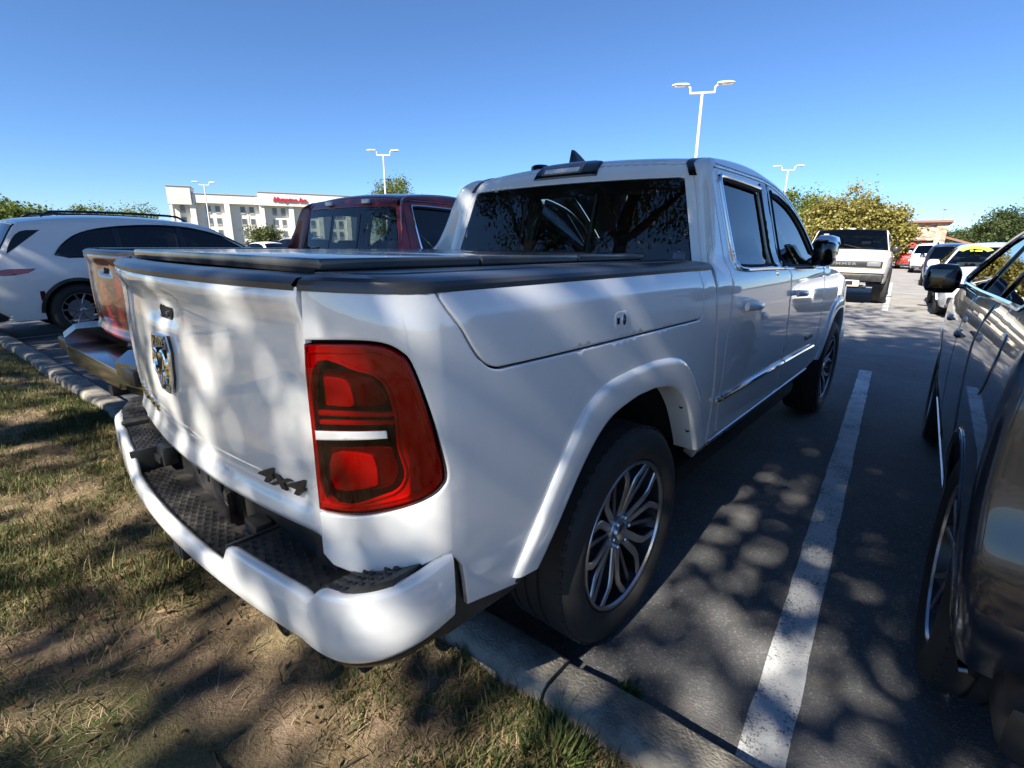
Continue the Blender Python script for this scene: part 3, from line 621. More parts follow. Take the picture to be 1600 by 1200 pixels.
    gh = smoothpoly([(-.795, t0 + .01), (-.78, t0), (.78, t0), (.795, t0 + .01), (.69, t1 - .02), (.665, t1), (-.665, t1), (-.69, t1 - .02)], 3, True, (1, 2, 5, 6, 0, 7, 3, 4))
    wall = panel('cab_rear_panel', wal, smap, 'white', T, res=.05, th=.01, holes=[gh], edge=.002, ref=(0, -1, .3))
    # sliding rear window in three panes with a black surround
    tm = t1 - t0; wx = lambda t: .795 - (.105) * (t - t0) / tm
    rwin = panel('rear_window', [(-wx(t0) + .004, t0 + .004), (wx(t0) - .004, t0 + .004), (wx(t1) - .004, t1 - .004), (-wx(t1) + .004, t1 - .004)], smap, 'rearglass', wall, res=.1, th=.002, off=.0005, edge=.001, ref=(0, -1, 0))
    for sx in (-1, 1):
        m = MB(); m.tube([tuple(smap(np.array(sx * .235), np.array(t)) + np.array([0, .012, 0])) for t in np.linspace(t0 + .01, t1 - .07, 5)], .016, 6); m.build('window_bar', 'black', rwin)
    for ta, tb in ((t1 - .075, t1 - .006), (t0 + .002, t0 + .03)):
        panel('window_band', [(-wx(ta) + .01, ta), (wx(ta) - .01, ta), (wx(tb) - .01, tb), (-wx(tb) + .01, tb)], smap, 'black', rwin, res=.1, th=.002, off=-.006, edge=.0005, ref=(0, -1, 0))
    ra, rb = T_of(z=1.868) + .004, T_of(y=3.16)
    roof = panel('roof', [(-float(W(t)), t) for t in np.linspace(ra, rb, 14)] + [(float(W(t)), t) for t in np.linspace(ra, rb, 14)[::-1]], smap, 'white', T, res=.06, th=.012, edge=.002, ref=(0, -.2, 1))
    ta, tb = rb + .01, st[-1]
    panel('windscreen', [(-float(W(t)) + .01, t) for t in np.linspace(ta, tb, 8)] + [(float(W(t)) - .01, t) for t in np.linspace(ta, tb, 8)[::-1]], smap, 'clear', T, res=.1, th=.004, edge=.001, ref=(0, .5, 1))
    # fillets between the spine and the cab sides
    Bp = [(0, (1.93, 1.10)), (T_of(z=1.25), (1.89, 1.25)), (T_of(z=1.37), (1.925, 1.39)), (T_of(z=1.45), (2.0, 1.47)), (T_of(z=1.58), (2.045, 1.58)), (T_of(z=1.74), (2.09, 1.74)), (T_of(z=1.82), (2.125, 1.80)), (T_of(y=2.2), (2.20, 1.836)), (T_of(y=2.95), (2.95, 1.836)), (T_of(y=3.2), (3.2, 1.805)), (T_of(y=3.42), (3.42, 1.751)), (T_of(y=3.69), (3.69, 1.635)), (T_of(y=3.93), (3.895, 1.489)), (st[-1], (4.08, 1.33))]
    bt = [q[0] for q in Bp]
    for s in (1, -1):
        rings = []
        for t in np.linspace(.12, st[-1], 90):
            A = smap(np.array(float(W(t))), np.array(t)); A2 = smap(np.array(float(W(t)) + .03), np.array(t)); yb = np.interp(t, bt, [q[1][0] for q in Bp]); zb = np.interp(t, bt, [q[1][1] for q in Bp])
            B = sidemap(np.array(yb), np.array(zb)); dA = (A2 - A) / np.linalg.norm(A2 - A); L = np.linalg.norm(B - A)
            # tangent at B: in the side surface, away from the panel
            yb2, zb2 = (yb - .03, zb) if t < T_of(z=1.74) else ((yb - .02, zb + .02) if t < T_of(y=2.2) else (yb, zb + .02))
            B2 = sidemap(np.array(yb2), np.array(zb2)); dB = (B2 - B) / np.linalg.norm(B2 - B)
            ring = []
            for u in np.linspace(0, 1, 9):
                p1 = A + dA * L * .5; p2 = B + dB * L * .5; q = (1 - u) ** 3 * A + 3 * u * (1 - u) ** 2 * p1 + 3 * u * u * (1 - u) * p2 + u ** 3 * B; ring.append((s * q[0], q[1], q[2]))
            rings.append(ring)
        m = MB(); m.loft(rings, closed=False, caps=False); recalc(m.build('cab_pillar', 'white', T, True, 80))
        rings = []
        for t in np.linspace(T_of(z=1.79), rb, 50):
            ring = []
            for o, hh in ((-.020, -.002), (-.019, .004), (.016, .004), (.018, -.004)):
                q = smap(np.array(float(W(t)) + o), np.array(t)); q2 = smap(np.array(0.), np.array(t)); e = .01
                dn = smap(np.array(0.), np.array(t + e)) - smap(np.array(0.), np.array(t - e)); n = np.array([0, -dn[2], dn[1]]); n /= np.linalg.norm(n); q = q + n * hh; ring.append((s * q[0], q[1], q[2]))
            rings.append(ring)
        m = MB(); m.loft(rings, closed=False, caps=False); recalc(m.build('roof_molding', 'gloss', roof, True, 40))
    # hood and front end
    def hmap(x, t):
        x = np.asarray(x, float); t = np.asarray(t, float); ys_ = np.array([4.05, 4.3, 4.7, 5.1, 5.4, 5.62, 5.74, 5.79, 5.80]); zs_ = np.array([1.345, 1.365, 1.36, 1.32, 1.26, 1.17, 1.05, .85, .60]); d = np.concatenate([[0], np.cumsum(np.hypot(np.diff(ys_), np.diff(zs_)))])
        y = np.interp(t, d, ys_); z = np.interp(t, d, zs_); return np.stack([x + 0 * t, y - .10 * (x / .9) ** 2 * np.clip((y - 4.4) / 1.2, 0, 1), z - .06 * (x / .9) ** 2 * np.clip((6 - y) / 1.6, 0, 1)], -1)
    panel('hood', [(-.90, 0), (.90, 0), (.90, .6), (.88, 1.0), (.84, 1.45), (-.84, 1.45), (-.88, 1.0), (-.90, .6)], hmap, 'white', T, res=.09, edge=.004, ref=(0, .3, 1))
    panel('front_grille', [(-.82, 1.46), (.82, 1.46), (.88, 1.9), (.88, 2.35), (-.88, 2.35), (-.88, 1.9)], hmap, 'darkchrome', T, res=.1, th=.05, edge=.004, ref=(0, 1, 0))
    m = MB(); m.box((0, 5.75, .62), (1.9, .25, .24), None, .06); m.build('front_bumper', 'white', T)
    m = MB(); m.box((0, 3.0, .42), (1.2, 5.0, .16)); m.box((0, 1.234, .417), (1.6, .12, .12)); m.box((0, 4.906, .417), (1.5, .1, .1)); m.build('chassis', 'black', T)
    m = MB(); m.box((0, 2.98, .66), (1.8, 1.9, .12)); m.box((0, 4.0, 1.02), (1.75, .12, .62)); m.build('cab_floor', 'interior', T)
    # seats, wheel, third stop lamp, antennas
    for y0, zt_ in ((2.42, 1.33), (3.28, 1.36)):
        for x in (-.42, .42):
            m = MB(); m.box((x, y0 + .25, .92), (.54, .52, .20), None, .06); m.box((x, y0, 1.10), (.50, .15, .52), Matrix.Rotation(R(-12), 3, 'X'), .06); m.box((x, y0 - .07, zt_ + .06), (.27, .10, .19), Matrix.Rotation(R(-8), 3, 'X'), .045, 3)
            m.build('seat', 'interior', T)
    m = MB(); m.tube([(-.42 + .19 * math.cos(a), 3.86 - .06 * math.sin(a), 1.22 + .18 * math.sin(a)) for a in np.linspace(0, 2 * math.pi, 25)[:-1]], .015, 8, True); m.build('steering_wheel', 'interior', T)
    m = MB(); m.box((0, 4.02, 1.20), (1.7, .34, .18), None, .06); m.build('dashboard', 'interior', T)
    a, b = T_of(z=1.815), T_of(z=1.888)
    ch = panel('stop_lamp', [(-.205, a), (.215, a), (.205, b + .005), (.15, b + .03), (-.14, b + .03), (-.195, b + .005)], smap, 'gloss', roof, res=.03, th=.02, off=.012, edge=.008, ref=(0, -1, 1))
    panel('stop_lamp_lens', rrect(-.15, .12, a + .018, b - .012, .012), smap, 'hdarklens', ch, res=.03, th=.01, off=.016, edge=.003, ref=(0, -1, 1))
    panel('cargo_lamp', [(-.13, a + .024), (.10, a + .024), (.10, a + .05), (-.13, a + .05)], smap, 'whitelamp', ch, res=.03, th=.006, off=.019, edge=.002, ref=(0, -1, 1))
    def fin(y0, x0, ln, h, w, nm):
        rings = []; zb = float(smap(np.array(x0), np.array(T_of(y=y0)))[2])
        for t in np.linspace(0, 1, 8):
            zz_ = h * t; y_a = y0 + ln * .06 * t; y_b = y0 + ln * (1 - .78 * t ** 1.5); ww = w * (1 - t ** 1.6) * .5 + .006
            rings.append([(x0 + ww * math.sin(q) * (abs(math.cos(q)) * .4 + .6), (y_a + y_b) / 2 - (y_b - y_a) / 2 * math.cos(q), zb - .012 + zz_) for q in np.linspace(0, 2 * math.pi, 19)[:-1]])
        m = MB(); m.loft(rings); recalc(m.build(nm, 'gloss', roof, True, 60))
    fin(2.40, -.16, .22, .105, .085, 'antenna_fin')
    m = MB(); zb = float(smap(np.array(-.30), np.array(T_of(y=2.33)))[2]); m.lathe([(-.01, .06), (.012, .058), (.022, .045), (.026, .02), (.026, .0)], 24, 'z', (-.33, 2.33, zb)); recalc(m.build('antenna_puck', 'gloss', roof, True, 50))
    return T
PICKUP = build_pickup()

# ------------------------------------------------------------------ other vehicles
def build_car(T, sp):
    """side surface + spine shell + fillets; local: y forward from the tail, x across"""
    zs = [q[0] for q in sp['sec']]; xs = [q[1] for q in sp['sec']]; Lc = sp['len']; lod = sp.get('lod', 1)
    zd = np.linspace(zs[0], zs[-1], 200); xd = np.interp(zd, zs, xs); k = np.ones(17) / 17; xd = np.convolve(np.pad(xd, 8, 'edge'), k, 'valid')
    tr, tf = sp.get('taper', ((.6, .10), (.9, .16)))
    def X(y, z):
        y = np.asarray(y, float); z = np.asarray(z, float); x = np.interp(z, zd, xd)
        return x - tr[1] * np.clip((tr[0] - y) / tr[0], 0, 1.3) ** 2.2 - tf[1] * np.clip((y - (Lc - tf[0])) / tf[0], 0, 1.3) ** 2.2
    def sm(s): return lambda y, z: np.stack([s * (X(y, z) + 0 * z), y + 0 * z, z + 0 * y], -1)
    S = np.array(smoothpoly(sp['sil'], 6, False, sp.get('sharp', ()))); r = sp.get('r', .09)
    d = np.concatenate([[0], np.cumsum(np.hypot(*np.diff(S, axis=0).T))]); tg = np.gradient(S, axis=0); tg /= np.hypot(tg[:, 0], tg[:, 1])[:, None]
    I = S + np.stack([tg[:, 1], -tg[:, 0]], 1) * r
    # node positions along d
    nd = [int(i * 6) for i in range(len(sp['sil']))]; nd[-1] = len(S) - 1
    Ax = X(I[:, 0], I[:, 1]) - r * .85; B = np.stack([X(I[:, 0], I[:, 1]), I[:, 0], I[:, 1]], 1); cr = sp.get('crown', .05)
    nrm = np.stack([-tg[:, 1], tg[:, 0]], 1)
    def row(i, lift=0, sc=1.0):
        return [(u * Ax[i] * sc, S[i, 0] - nrm[i, 0] * (cr * (abs(u) ** 2) - lift) , S[i, 1] - nrm[i, 1] * (cr * abs(u) ** 2 - lift)) for u in np.linspace(-1, 1, 13)]
    gl = sp['glass']                                                   # [(i0,i1,mat,name)]
    isg = np.zeros(len(S), int)
    pieces = []; cur = 0
    for a, b, mt, nm in sorted(gl): pieces += [(cur, nd[a], sp['paint'], 'body_shell'), (nd[a], nd[b], mt, nm)]; cur = nd[b]
    pieces += [(cur, len(S) - 1, sp['paint'], 'body_shell')]
    for a, b, mt, nm in pieces:
        if b <= a: continue
        if nm == 'body_shell': m = MB(); m.loft([row(i) for i in range(a, b + 1)], False, False); m.build(nm, mt, T, True, 60)
        else:
            m = MB(); m.loft([row(i, -.004, .985) for i in range(a, b + 1)], False, False); g = m.build(nm, mt, T, True, 60)
            for e in (0, -1): m = MB(); m.tube([row(i, 0, 1)[e] for i in range(a, b + 1)], .014, 6); m.build('glass_seal', 'gloss', g)
            m = MB(); m.tube(row(a, 0, 1), .012, 6); m.tube(row(b, 0, 1), .012, 6); m.build('glass_seal', 'gloss', g)
    sill = sp['sill']; arcs = []
    def arc(c, Ra, n=18): return [(c[0] + Ra * math.cos(t), c[1] + Ra * math.sin(t)) for t in np.linspace(0, math.pi, n)]
    for s in (1, -1):
        fm = sm(s); ref = (s, 0, 0)
        m = MB(); rings = []
        for i in range(len(S)):
            A = np.array(row(i)[-1]); A[0] = Ax[i]; L = np.linalg.norm(B[i] - A); dA = np.array(row(i)[-1]) - np.array(row(i)[-2]); dA /= np.linalg.norm(dA)
            q2 = I[i] - np.stack([tg[i, 1], -tg[i, 0]]) * .02; B2 = np.array([X(q2[0], q2[1]), q2[0], q2[1]]); dB = B2 - B[i]; dB /= np.linalg.norm(dB); ring = []
            for u in np.linspace(0, 1, 6):
                q = (1 - u) ** 3 * A + 3 * u * (1 - u) ** 2 * (A + dA * L * .45) + 3 * u * u * (1 - u) * (B[i] + dB * L * .45) + u ** 3 * B[i]; ring.append((s * q[0], q[1], q[2]))
            rings.append(ring)
        m.loft(rings, False, False); recalc(m.build('body_edge', sp['paint'], T, True, 80))
        ol = [tuple(q) for q in I]; Ra = sp['Rt'] + sp.get('arch', .06); zc = sp['Rt']
        # bottom: front -> rear with wheel arches
        low = []
        for wy in (sp['wheels'][1], sp['wheels'][0]):
            a = [q for q in arc((wy, zc), Ra) if q[1] >= sill]; hw = math.sqrt(max(Ra ** 2 - (sill - zc) ** 2, 0)); low += [(wy + hw, sill)] + a[0:] + [(wy - hw, sill)]
        low = [q for q in low if I[0, 0] + .01 < q[0] < I[-1, 0] - .01]
        holes = [w['poly'] for w in sp['windows']]
        side = panel('body_side', ol + [(I[-1, 0], sill)] * (abs(I[-1, 1] - sill) > .02) + low + [(I[0, 0], sill)] * (abs(I[0, 1] - sill) > .02), fm, sp['paint'], T, res=.07 if lod else .12, holes=holes, ref=ref, edge=.003, th=.02)
        for w in sp['windows']:
            g = panel('side_window', w['poly'], fm, w.get('mat', 'privacy'), side, res=.15, off=-.008, edge=.001, th=.003, ref=ref)
            m = MB(); m.tube([tuple(fm(np.array(a), np.array(b))) for a, b in w['poly']], w.get('tr', .012), 6, True); m.build('window_trim', w.get('trim', 'gloss'), g)
            for y0, y1 in w.get('pillars', ()):
                ym = (y0 + y1) / 2; pz = [q[1] for q in w['poly']]; zz = np.linspace(min(pz) + .005, max(pz) - .005, 60); ok = [z for z in zz if inside(np.array([[y0, z], [y1, z]]), w['poly']).all()]
                if ok: panel('door_pillar', [(y0, ok[0]), (y1, ok[0]), (y1, ok[-1]), (y0, ok[-1])], fm, 'gloss', g, res=.1, off=.001, edge=.002, th=.006, ref=ref)
        for nm, poly, hl in sp.get('doors', ()): panel(nm, poly, fm, sp['paint'], T, res=.06, holes=hl, off=.0035, edge=.006, th=.009, ref=ref)
        for nm, poly, mt, o in sp.get('side_bits', ()): panel(nm, poly, fm, mt, T, res=.05, off=o, edge=.003, th=.012, ref=ref)
        for nm, pts, rad, mt, o in sp.get('side_lines', ()):
            m = MB(); m.tube([tuple(fm(np.array(a), np.array(b)) + np.array([s * o, 0, 0])) for a, b in pts], rad, 6); m.build(nm, mt, T)
        for wy in sp['wheels']:
            xo = float(X(wy, zc + .2)) - sp.get('tuck', .02)
            make_wheel(T, (s * xo, wy, zc), s, sp['Rt'], sp['rr'], sp.get('tw', .24), sp.get('wheel', 'suv'), lod)
            A1 = arc((wy, zc), Ra, 24); m = MB(); m.loft([[(s * (float(X(a, b)) + o), wy + (a - wy) * k, zc + (b - zc) * k) for o, k in ((.004 * sp.get('ao', 1), 1.0 + sp.get('lip', .05)), (.016 * sp.get('ao', 1), 1.0 + sp.get('lip', .05) * .9), (.02 * sp.get('ao', 1), 1.0), (-.004, .99), (-.08, .985), (-.40, .985))] for a, b in A1], False, False); m.build('arch_trim', sp.get('archmat', sp['paint']), T, True, 50)
            m = MB(); m.prism(A1, lambda a, b: (s * .42, a, b), lambda a, b: (s * .41, a, b)); m.build('wheel_well', 'black', T)
        for y0, z0, w in sp.get('handles', ()):
            m = MB(); x0 = float(X(y0, z0)); m.loft([[(s * (x0 + .012 + .03 * math.sin(math.pi * min(max(t, .06), .94)) ** .6 + .009 * math.cos(a)), y0 + w * t, z0 + sp.get('hz', .015) * (.3 + .7 * math.sin(math.pi * t)) * math.sin(a)) for a in np.linspace(0, 2 * math.pi, 9)[:-1]] for t in np.linspace(0, 1, 8)]); recalc(m.build('door_handle', sp.get('handlemat', sp['paint']), T, True, 60))
        if 'mirror' in sp:
            y0, z0, mt = sp['mirror']; x0 = float(X(y0, z0)) ; m = MB(); rings = []
            for ox, sy, sz in ((.02, .03, .03), (.03, .06, .06), (.05, .085, .09), (.14, .085, .095), (.19, .07, .08), (.21, .03, .04)):
                rings.append([(s * (x0 + ox), y0 + sy * math.copysign(abs(math.cos(a)) ** .7, math.cos(a)), z0 + .05 + sz * math.copysign(abs(math.sin(a)) ** .7, math.sin(a))) for a in np.linspace(0, 2 * math.pi, 19)[:-1]])
            m.loft(rings); mo = recalc(m.build('side_mirror', mt, T, True, 60)); m = MB(); m.box((s * (x0 + .03), y0, z0 + .005), (.14, .06, .03), None, .012); m.build('mirror_arm', 'gloss', mo)
            m = MB(); m.box((s * (x0 + .115), y0 - .086, z0 + .05), (.13, .006, .12), None, .003); m.build('mirror_glass', sp.get('mirrormat', 'chrome'), mo)
        if 'rails' in sp:
            y0, y1, zr, xr = sp['rails']; L = [(s * xr, y0, zr - .03), (s * xr, y0 + .12, zr + .035)] + [(s * xr, y, zr + .035 + .02 * math.sin(math.pi * (y - y0) / (y1 - y0))) for y in np.linspace(y0 + .25, y1 - .25, 8)] + [(s * xr, y1 - .12, zr + .03), (s * xr, y1, zr - .03)]
            m = MB(); m.tube(L, .018, 8); m.build('roof_rail', sp.get('railmat', 'gloss'), T)
    for nm, c, dd, mt, bv in sp.get('boxes', ()):
        m = MB(); m.box(c, dd, None, bv); m.build(nm, mt, T)
    # dark cabin and floor
    yb0, yb1, zf, zt, wd = sp['cabin']; m = MB(); m.box((0, (yb0 + yb1) / 2, zf), (wd, yb1 - yb0, .1)); m.box((0, (I[0, 0] + I[-1, 0]) / 2, sill + .04), (wd - .1, I[-1, 0] - I[0, 0] - .2, .06)); m.build('cabin_floor', 'interior', T)
    for y in sp.get('seats', ()):
        for x in (-.38, .38):
            m = MB(); m.box((x, y, zf + .28), (.48, .14, .55), Matrix.Rotation(R(-12), 3, 'X'), .05); m.box((x, y - .07, zt - .12), (.25, .09, .18), None, .04); m.build('seat', 'interior', T)
    return X

# -- white three-row SUV, far left
def suv_spec(paint, Lc=5.15, **kw):
    wy = (1.05, 4.12)
    win = smoothpoly([(.86, 1.17), (1.02, 1.34), (1.25, 1.475), (1.6, 1.555), (2.1, 1.60), (2.6, 1.59), (3.0, 1.52), (3.35, 1.40), (3.75, 1.20), (3.7, 1.155), (2.4, 1.145), (1.0, 1.13)], 4, True, (0, 8, 9, 11))
    sp = dict(paint=paint, len=Lc, sec=[(.2, .86), (.4, .93), (.6, .97), (.85, .985), (1.05, .965), (1.15, .94), (1.6, .77), (1.8, .62)],
        sil=[(.20, .30), (.06, .45), (.03, .62), (.10, .80), (.13, 1.02), (.20, 1.14), (.42, 1.50), (.50, 1.60), (.62, 1.66), (1.3, 1.735), (2.1, 1.745), (2.75, 1.70), (3.1, 1.62), (3.95, 1.14), (4.1, 1.09), (4.6, 1.03), (4.95, .93), (5.10, .78), (5.13, .5), (5.0, .28)],
        glass=[(5, 7, 'privacy', 'rear_window'), (12, 13, 'clear', 'windscreen')], r=.10, wheels=wy, Rt=.375, rr=.255, sill=.28, arch=.055, archmat='plastic', lip=.10,
        windows=[dict(poly=win, pillars=((1.62, 1.70), (2.52, 2.60)), mat='privacy')],
        doors=[], side_lines=[('door_gap', [(1.66, 1.12), (1.68, .7), (1.62, .45)], .004, 'gap', .0), ('door_gap', [(2.56, 1.13), (2.58, .42)], .004, 'gap', 0), ('door_gap', [(3.6, 1.14), (3.62, .5)], .004, 'gap', 0), ('sill_strip', [(1.5, .33), (3.65, .33)], .03, 'plastic', -.01)],
        side_bits=[('tail_lamp', [(.20, .965), (.34, .985), (.62, .985), (.53, .93), (.36, .90), (.2, .90)], 'redlamp', .006), ('side_marker', rrect(.60, .655, .55, .68, .01), 'redlamp_dark', .004), ('rear_quarter_glass', smoothpoly([(.36, 1.18), (.78, 1.50), (.56, 1.475), (.42, 1.32)], 3, True, (0, 1)), 'privacy', .004)],
        handles=[(1.78, .98, .20), (2.68, .98, .20)], mirror=(3.55, 1.14, paint), rails=(.85, 2.75, 1.72, .62),
        boxes=[('rear_bumper', (0, .14, .36), (1.66, .22, .16), 'plastic', .05), ('exhaust_tip', (.55, .05, .30), (.22, .12, .07), 'chrome', .03), ('exhaust_tip', (-.55, .05, .30), (.22, .12, .07), 'chrome', .03), ('tail_lamp_bar', (0, .095, .955), (1.1, .04, .06), 'redlamp_dark', .015), ('licence_plate', (0, .055, .72), (.31, .02, .16), 'whitelamp', .005), ('grille', (0, 5.09, .66), (1.0, .06, .28), 'gloss', .03), ('headlamp', (.66, 4.98, .80), (.34, .14, .10), 'headlamp', .04), ('headlamp', (-.66, 4.98, .80), (.34, .14, .10), 'headlamp', .04), ('front_bumper', (0, 5.04, .34), (1.5, .14, .12), 'plastic', .04)],
        cabin=(.7, 3.8, .7, 1.45, 1.5), seats=(1.5, 2.5))
    sp.update(kw); return sp
def sedan_spec(paint, **kw):
    win = smoothpoly([(.95, 1.02), (1.35, 1.24), (1.8, 1.33), (2.3, 1.33), (2.7, 1.24), (3.15, 1.02), (3.1, .97), (2.0, .95), (1.0, .97)], 4, True, (0, 5, 6, 8))
    sp = dict(paint=paint, len=4.7, sec=[(.15, .80), (.35, .87), (.6, .90), (.85, .89), (.97, .86), (1.3, .66), (1.48, .5)],
        sil=[(.15, .28), (.04, .42), (.02, .62), (.06, .86), (.12, .95), (.55, 1.02), (.75, 1.08), (1.25, 1.36), (1.5, 1.43), (2.0, 1.46), (2.4, 1.42), (2.65, 1.35), (3.35, .98), (3.5, .94), (4.1, .84), (4.45, .72), (4.62, .56), (4.66, .38), (4.55, .22)],
        glass=[(6, 7, 'privacy', 'rear_window'), (11, 12, 'clear', 'windscreen')], r=.09, wheels=(.98, 3.72), Rt=.32, rr=.215, sill=.2, arch=.045, lip=.04, lod=0,
        windows=[dict(poly=win, pillars=((1.97, 2.05),), mat='privacy')], side_lines=[('door_gap', [(2.02, .95), (2.03, .3)], .004, 'gap', 0)],
        side_bits=[('tail_lamp', rrect(.05, .32, .70, .84, .03), 'redlamp_dark', .004), ('headlamp', [(4.25, .70), (4.5, .60), (4.5, .55), (4.2, .62)], 'headlamp', .004)], handles=[(1.1, .82, .18), (2.15, .82, .18)], mirror=(3.0, .95, paint),
        boxes=[('rear_bumper', (0, .09, .32), (1.4, .12, .12), 'plastic', .04), ('tail_lamp_bar', (.55, .07, .76), (.36, .06, .12), 'redlamp', .02), ('tail_lamp_bar', (-.55, .07, .76), (.36, .06, .12), 'redlamp', .02), ('licence_plate', (0, .03, .62), (.31, .03, .15), 'whitelamp', .004)],
        cabin=(.8, 3.4, .5, 1.2, 1.3), seats=(1.35, 2.2))
    sp.update(kw); return sp

# ---- white SUV
t = thing('white_suv', 'white three-row SUV with black roof rails at the far left, shaded by trees', 'car', (-9.44, .12, 0), R(3.2)); t.scale = (1.03, 1.04, 1.065)
build_car(t, suv_spec('white2'))
# ---- near dark SUV at the right
NS = thing('dark_grey_suv', 'glossy dark grey SUV beside the white pickup, cut by the right edge of view', 'car', (2.86, .80, 0), R(2.6))
nwin = smoothpoly([(.95, 1.19), (1.25, 1.40), (1.6, 1.50), (2.1, 1.545), (2.5, 1.53), (2.9, 1.44), (3.3, 1.26), (3.48, 1.13), (3.4, 1.105), (2.2, 1.12), (1.05, 1.15)], 4, True, (0, 7, 8, 10))
nd_r = smoothpoly([(1.56, 1.13), (1.54, .95), (1.36, .72), (1.44, .58), (1.50, .36), (2.30, .36), (2.31, 1.10)], 4, True, (0, 4, 5, 6))
nd_f = smoothpoly([(2.325, 1.10), (2.315, .36), (3.35, .38), (3.40, .70), (3.42, 1.09)], 4, True, (0, 1, 2, 4))
def zsc(sp, k, Rt, rr):
    zz = lambda b: b * k if b < 1.13 else 1.13 * k + (b - 1.13) * .74
    q = lambda L: [(a, zz(b)) for a, b in L]
    yy = lambda y: y if y > 1.08 else 1.08 - (1.08 - y) * .62
    sp['sil'] = [(yy(a), b) for a, b in q(sp['sil'])]; sp['boxes'] = [(n, (c[0], yy(c[1]), c[2]), d, m, o) for n, c, d, m, o in sp['boxes']]; sp['sec'] = [(zz(a), b) for a, b in sp['sec']]; sp['Rt'] = Rt; sp['rr'] = rr; sp['sill'] *= k
    for w in sp['windows']: w['poly'] = q(w['poly'])
    sp['doors'] = [(n, q(p), []) for n, p, h in sp['doors']]; sp['side_bits'] = [(n, q(p), m, o) for n, p, m, o in sp['side_bits']]; sp['side_lines'] = [(n, q(p), r, m, o) for n, p, r, m, o in sp['side_lines']]
    sp['handles'] = [(y, z * k, w) for y, z, w in sp['handles']]; y, z, m = sp['mirror']; sp['mirror'] = (y, z * k, m); a, b, z, x = sp['rails']; sp['rails'] = (a, b, zz(z), x); sp['cabin'] = (.7, 3.5, .8, 1.6, 1.5); return sp
build_car(NS, zsc(suv_spec('greypaint', 4.85, sil=[(.20, .30), (.06, .45), (.03, .62), (.10, .80), (.13, 1.02), (.20, 1.12), (.48, 1.46), (.56, 1.55), (.68, 1.60), (1.3, 1.655), (2.0, 1.66), (2.55, 1.61), (2.85, 1.54), (3.65, 1.11), (3.8, 1.06), (4.3, 1.0), (4.62, .90), (4.78, .75), (4.82, .5), (4.7, .28)],
    sec=[(.2, .86), (.4, .925), (.6, .955), (.80, .965), (.98, .96), (1.06, .945), (1.13, .92), (1.55, .76), (1.7, .62)], wheels=(1.08, 3.94), Rt=.37, rr=.262, windows=[dict(poly=nwin, pillars=((1.60, 1.66), (2.27, 2.35)), mat='privacy', trim='chrome', tr=.010)], tuck=.02, ao=.3,
    doors=[('rear_door', nd_r, []), ('front_door', nd_f, [])], side_lines=[('door_strip', [(1.58, .44), (2.3, .43), (3.30, .43)], .010, 'satin', -.001)], archmat='greypaint', lip=.035,
    side_bits=[('fuel_door', [(.98 + .095 * math.cos(a), 1.0 + .085 * math.sin(a)) for a in np.linspace(0, 6.283, 22)[:-1]], 'greypaint', .003)],
    handles=[(1.72, .985, .21), (2.55, .97, .21)], handlemat='darkchrome', hz=.020, mirrormat='gloss', mirror=(3.28, 1.085, 'gloss'), rails=(.9, 2.5, 1.62, .60)), 1.13, .405, .285))
# ---- red pickup: same body, no cover, chrome step bumper
pm('dullchrome', (.42, .43, .44), .18, 1)
RED = thing('red_pickup_truck', 'dark red crew cab pickup with chrome bumper behind the white pickup', 'pickup truck', (-2.72, .40, 0), R(2.4))
SKIP = {'tail_lamp', 'cover_panel', 'cover_seal', 'rear_bumper', 'bed_front_cap', 'exhaust_tip', 'hitch_receiver', 'side_mirror'}
SKIP2 = {'emblem', 'emblem_4x4', 'name_badge', 'antenna_fin', 'antenna_puck', 'stop_lamp', 'camera_lens'}
def red_copy(o, par):
    nm = o.name.split('.')[0]
    if nm in SKIP or nm in SKIP2: return
    c = o.copy(); COL.objects.link(c); c.parent = par
    if c.material_slots and c.material_slots[0].material is MATS['white']:
        c.material_slots[0].link = 'OBJECT'; c.material_slots[0].material = MATS['redpaint']
    for ch in list(o.children): red_copy(ch, c)
for ch in list(PICKUP.children): red_copy(ch, RED)
for s in (1, -1):
    lo = smoothpoly([(-.006, .90), (.10, .90), (.17, .92), (.18, 1.1), (.17, 1.25), (.10, 1.262), (-.006, 1.262)], 3, True, (0, 6)); panel('tail_lamp', lo, mir(bedmap, s), 'redlamp_dark', RED, res=.03, off=.004, edge=.006, th=.03, ref=(s, 0, 0))
    m = MB(); pl = [(-.0, .52), (-.06, .60), (-.06, .74), (.02, .80), (.30, .80), (.34, .70), (.30, .56), (.2, .50)]
    m.loft([[(s * x, y + dy, z) for y, z in pl] for x, dy in ((.62, 0), (.93, .05), (1.0, .12))]); rb = recalc(m.build('bumper_corner', 'dullchrome', RED, True, 25))
    m = MB(); m.box((s * .80, -.025, .67), (.24, .06, .10), None, .02); m.build('bumper_step', 'plastic', rb)
    m = MB(); m.box((s * .30, .10, 1.83), (.10, .03, .04), None, .008); m.v = [(x, y + 2.0, z) for x, y, z in m.v]; m.build('cargo_lamp', 'whitelamp', RED)
    m = MB(); m.box((s * 1.16, 3.86, 1.44), (.22, .12, .22), None, .05); m.build('side_mirror', 'chrome', RED)
m = MB(); m.box((0, .08, .62), (1.24, .28, .14), None, .02); m.build('bumper_centre', 'dullchrome', RED)
m = MB(); m.box((0, .10, .42), (.10, .16, .08), None, .01); m.build('hitch_receiver', 'black', RED)

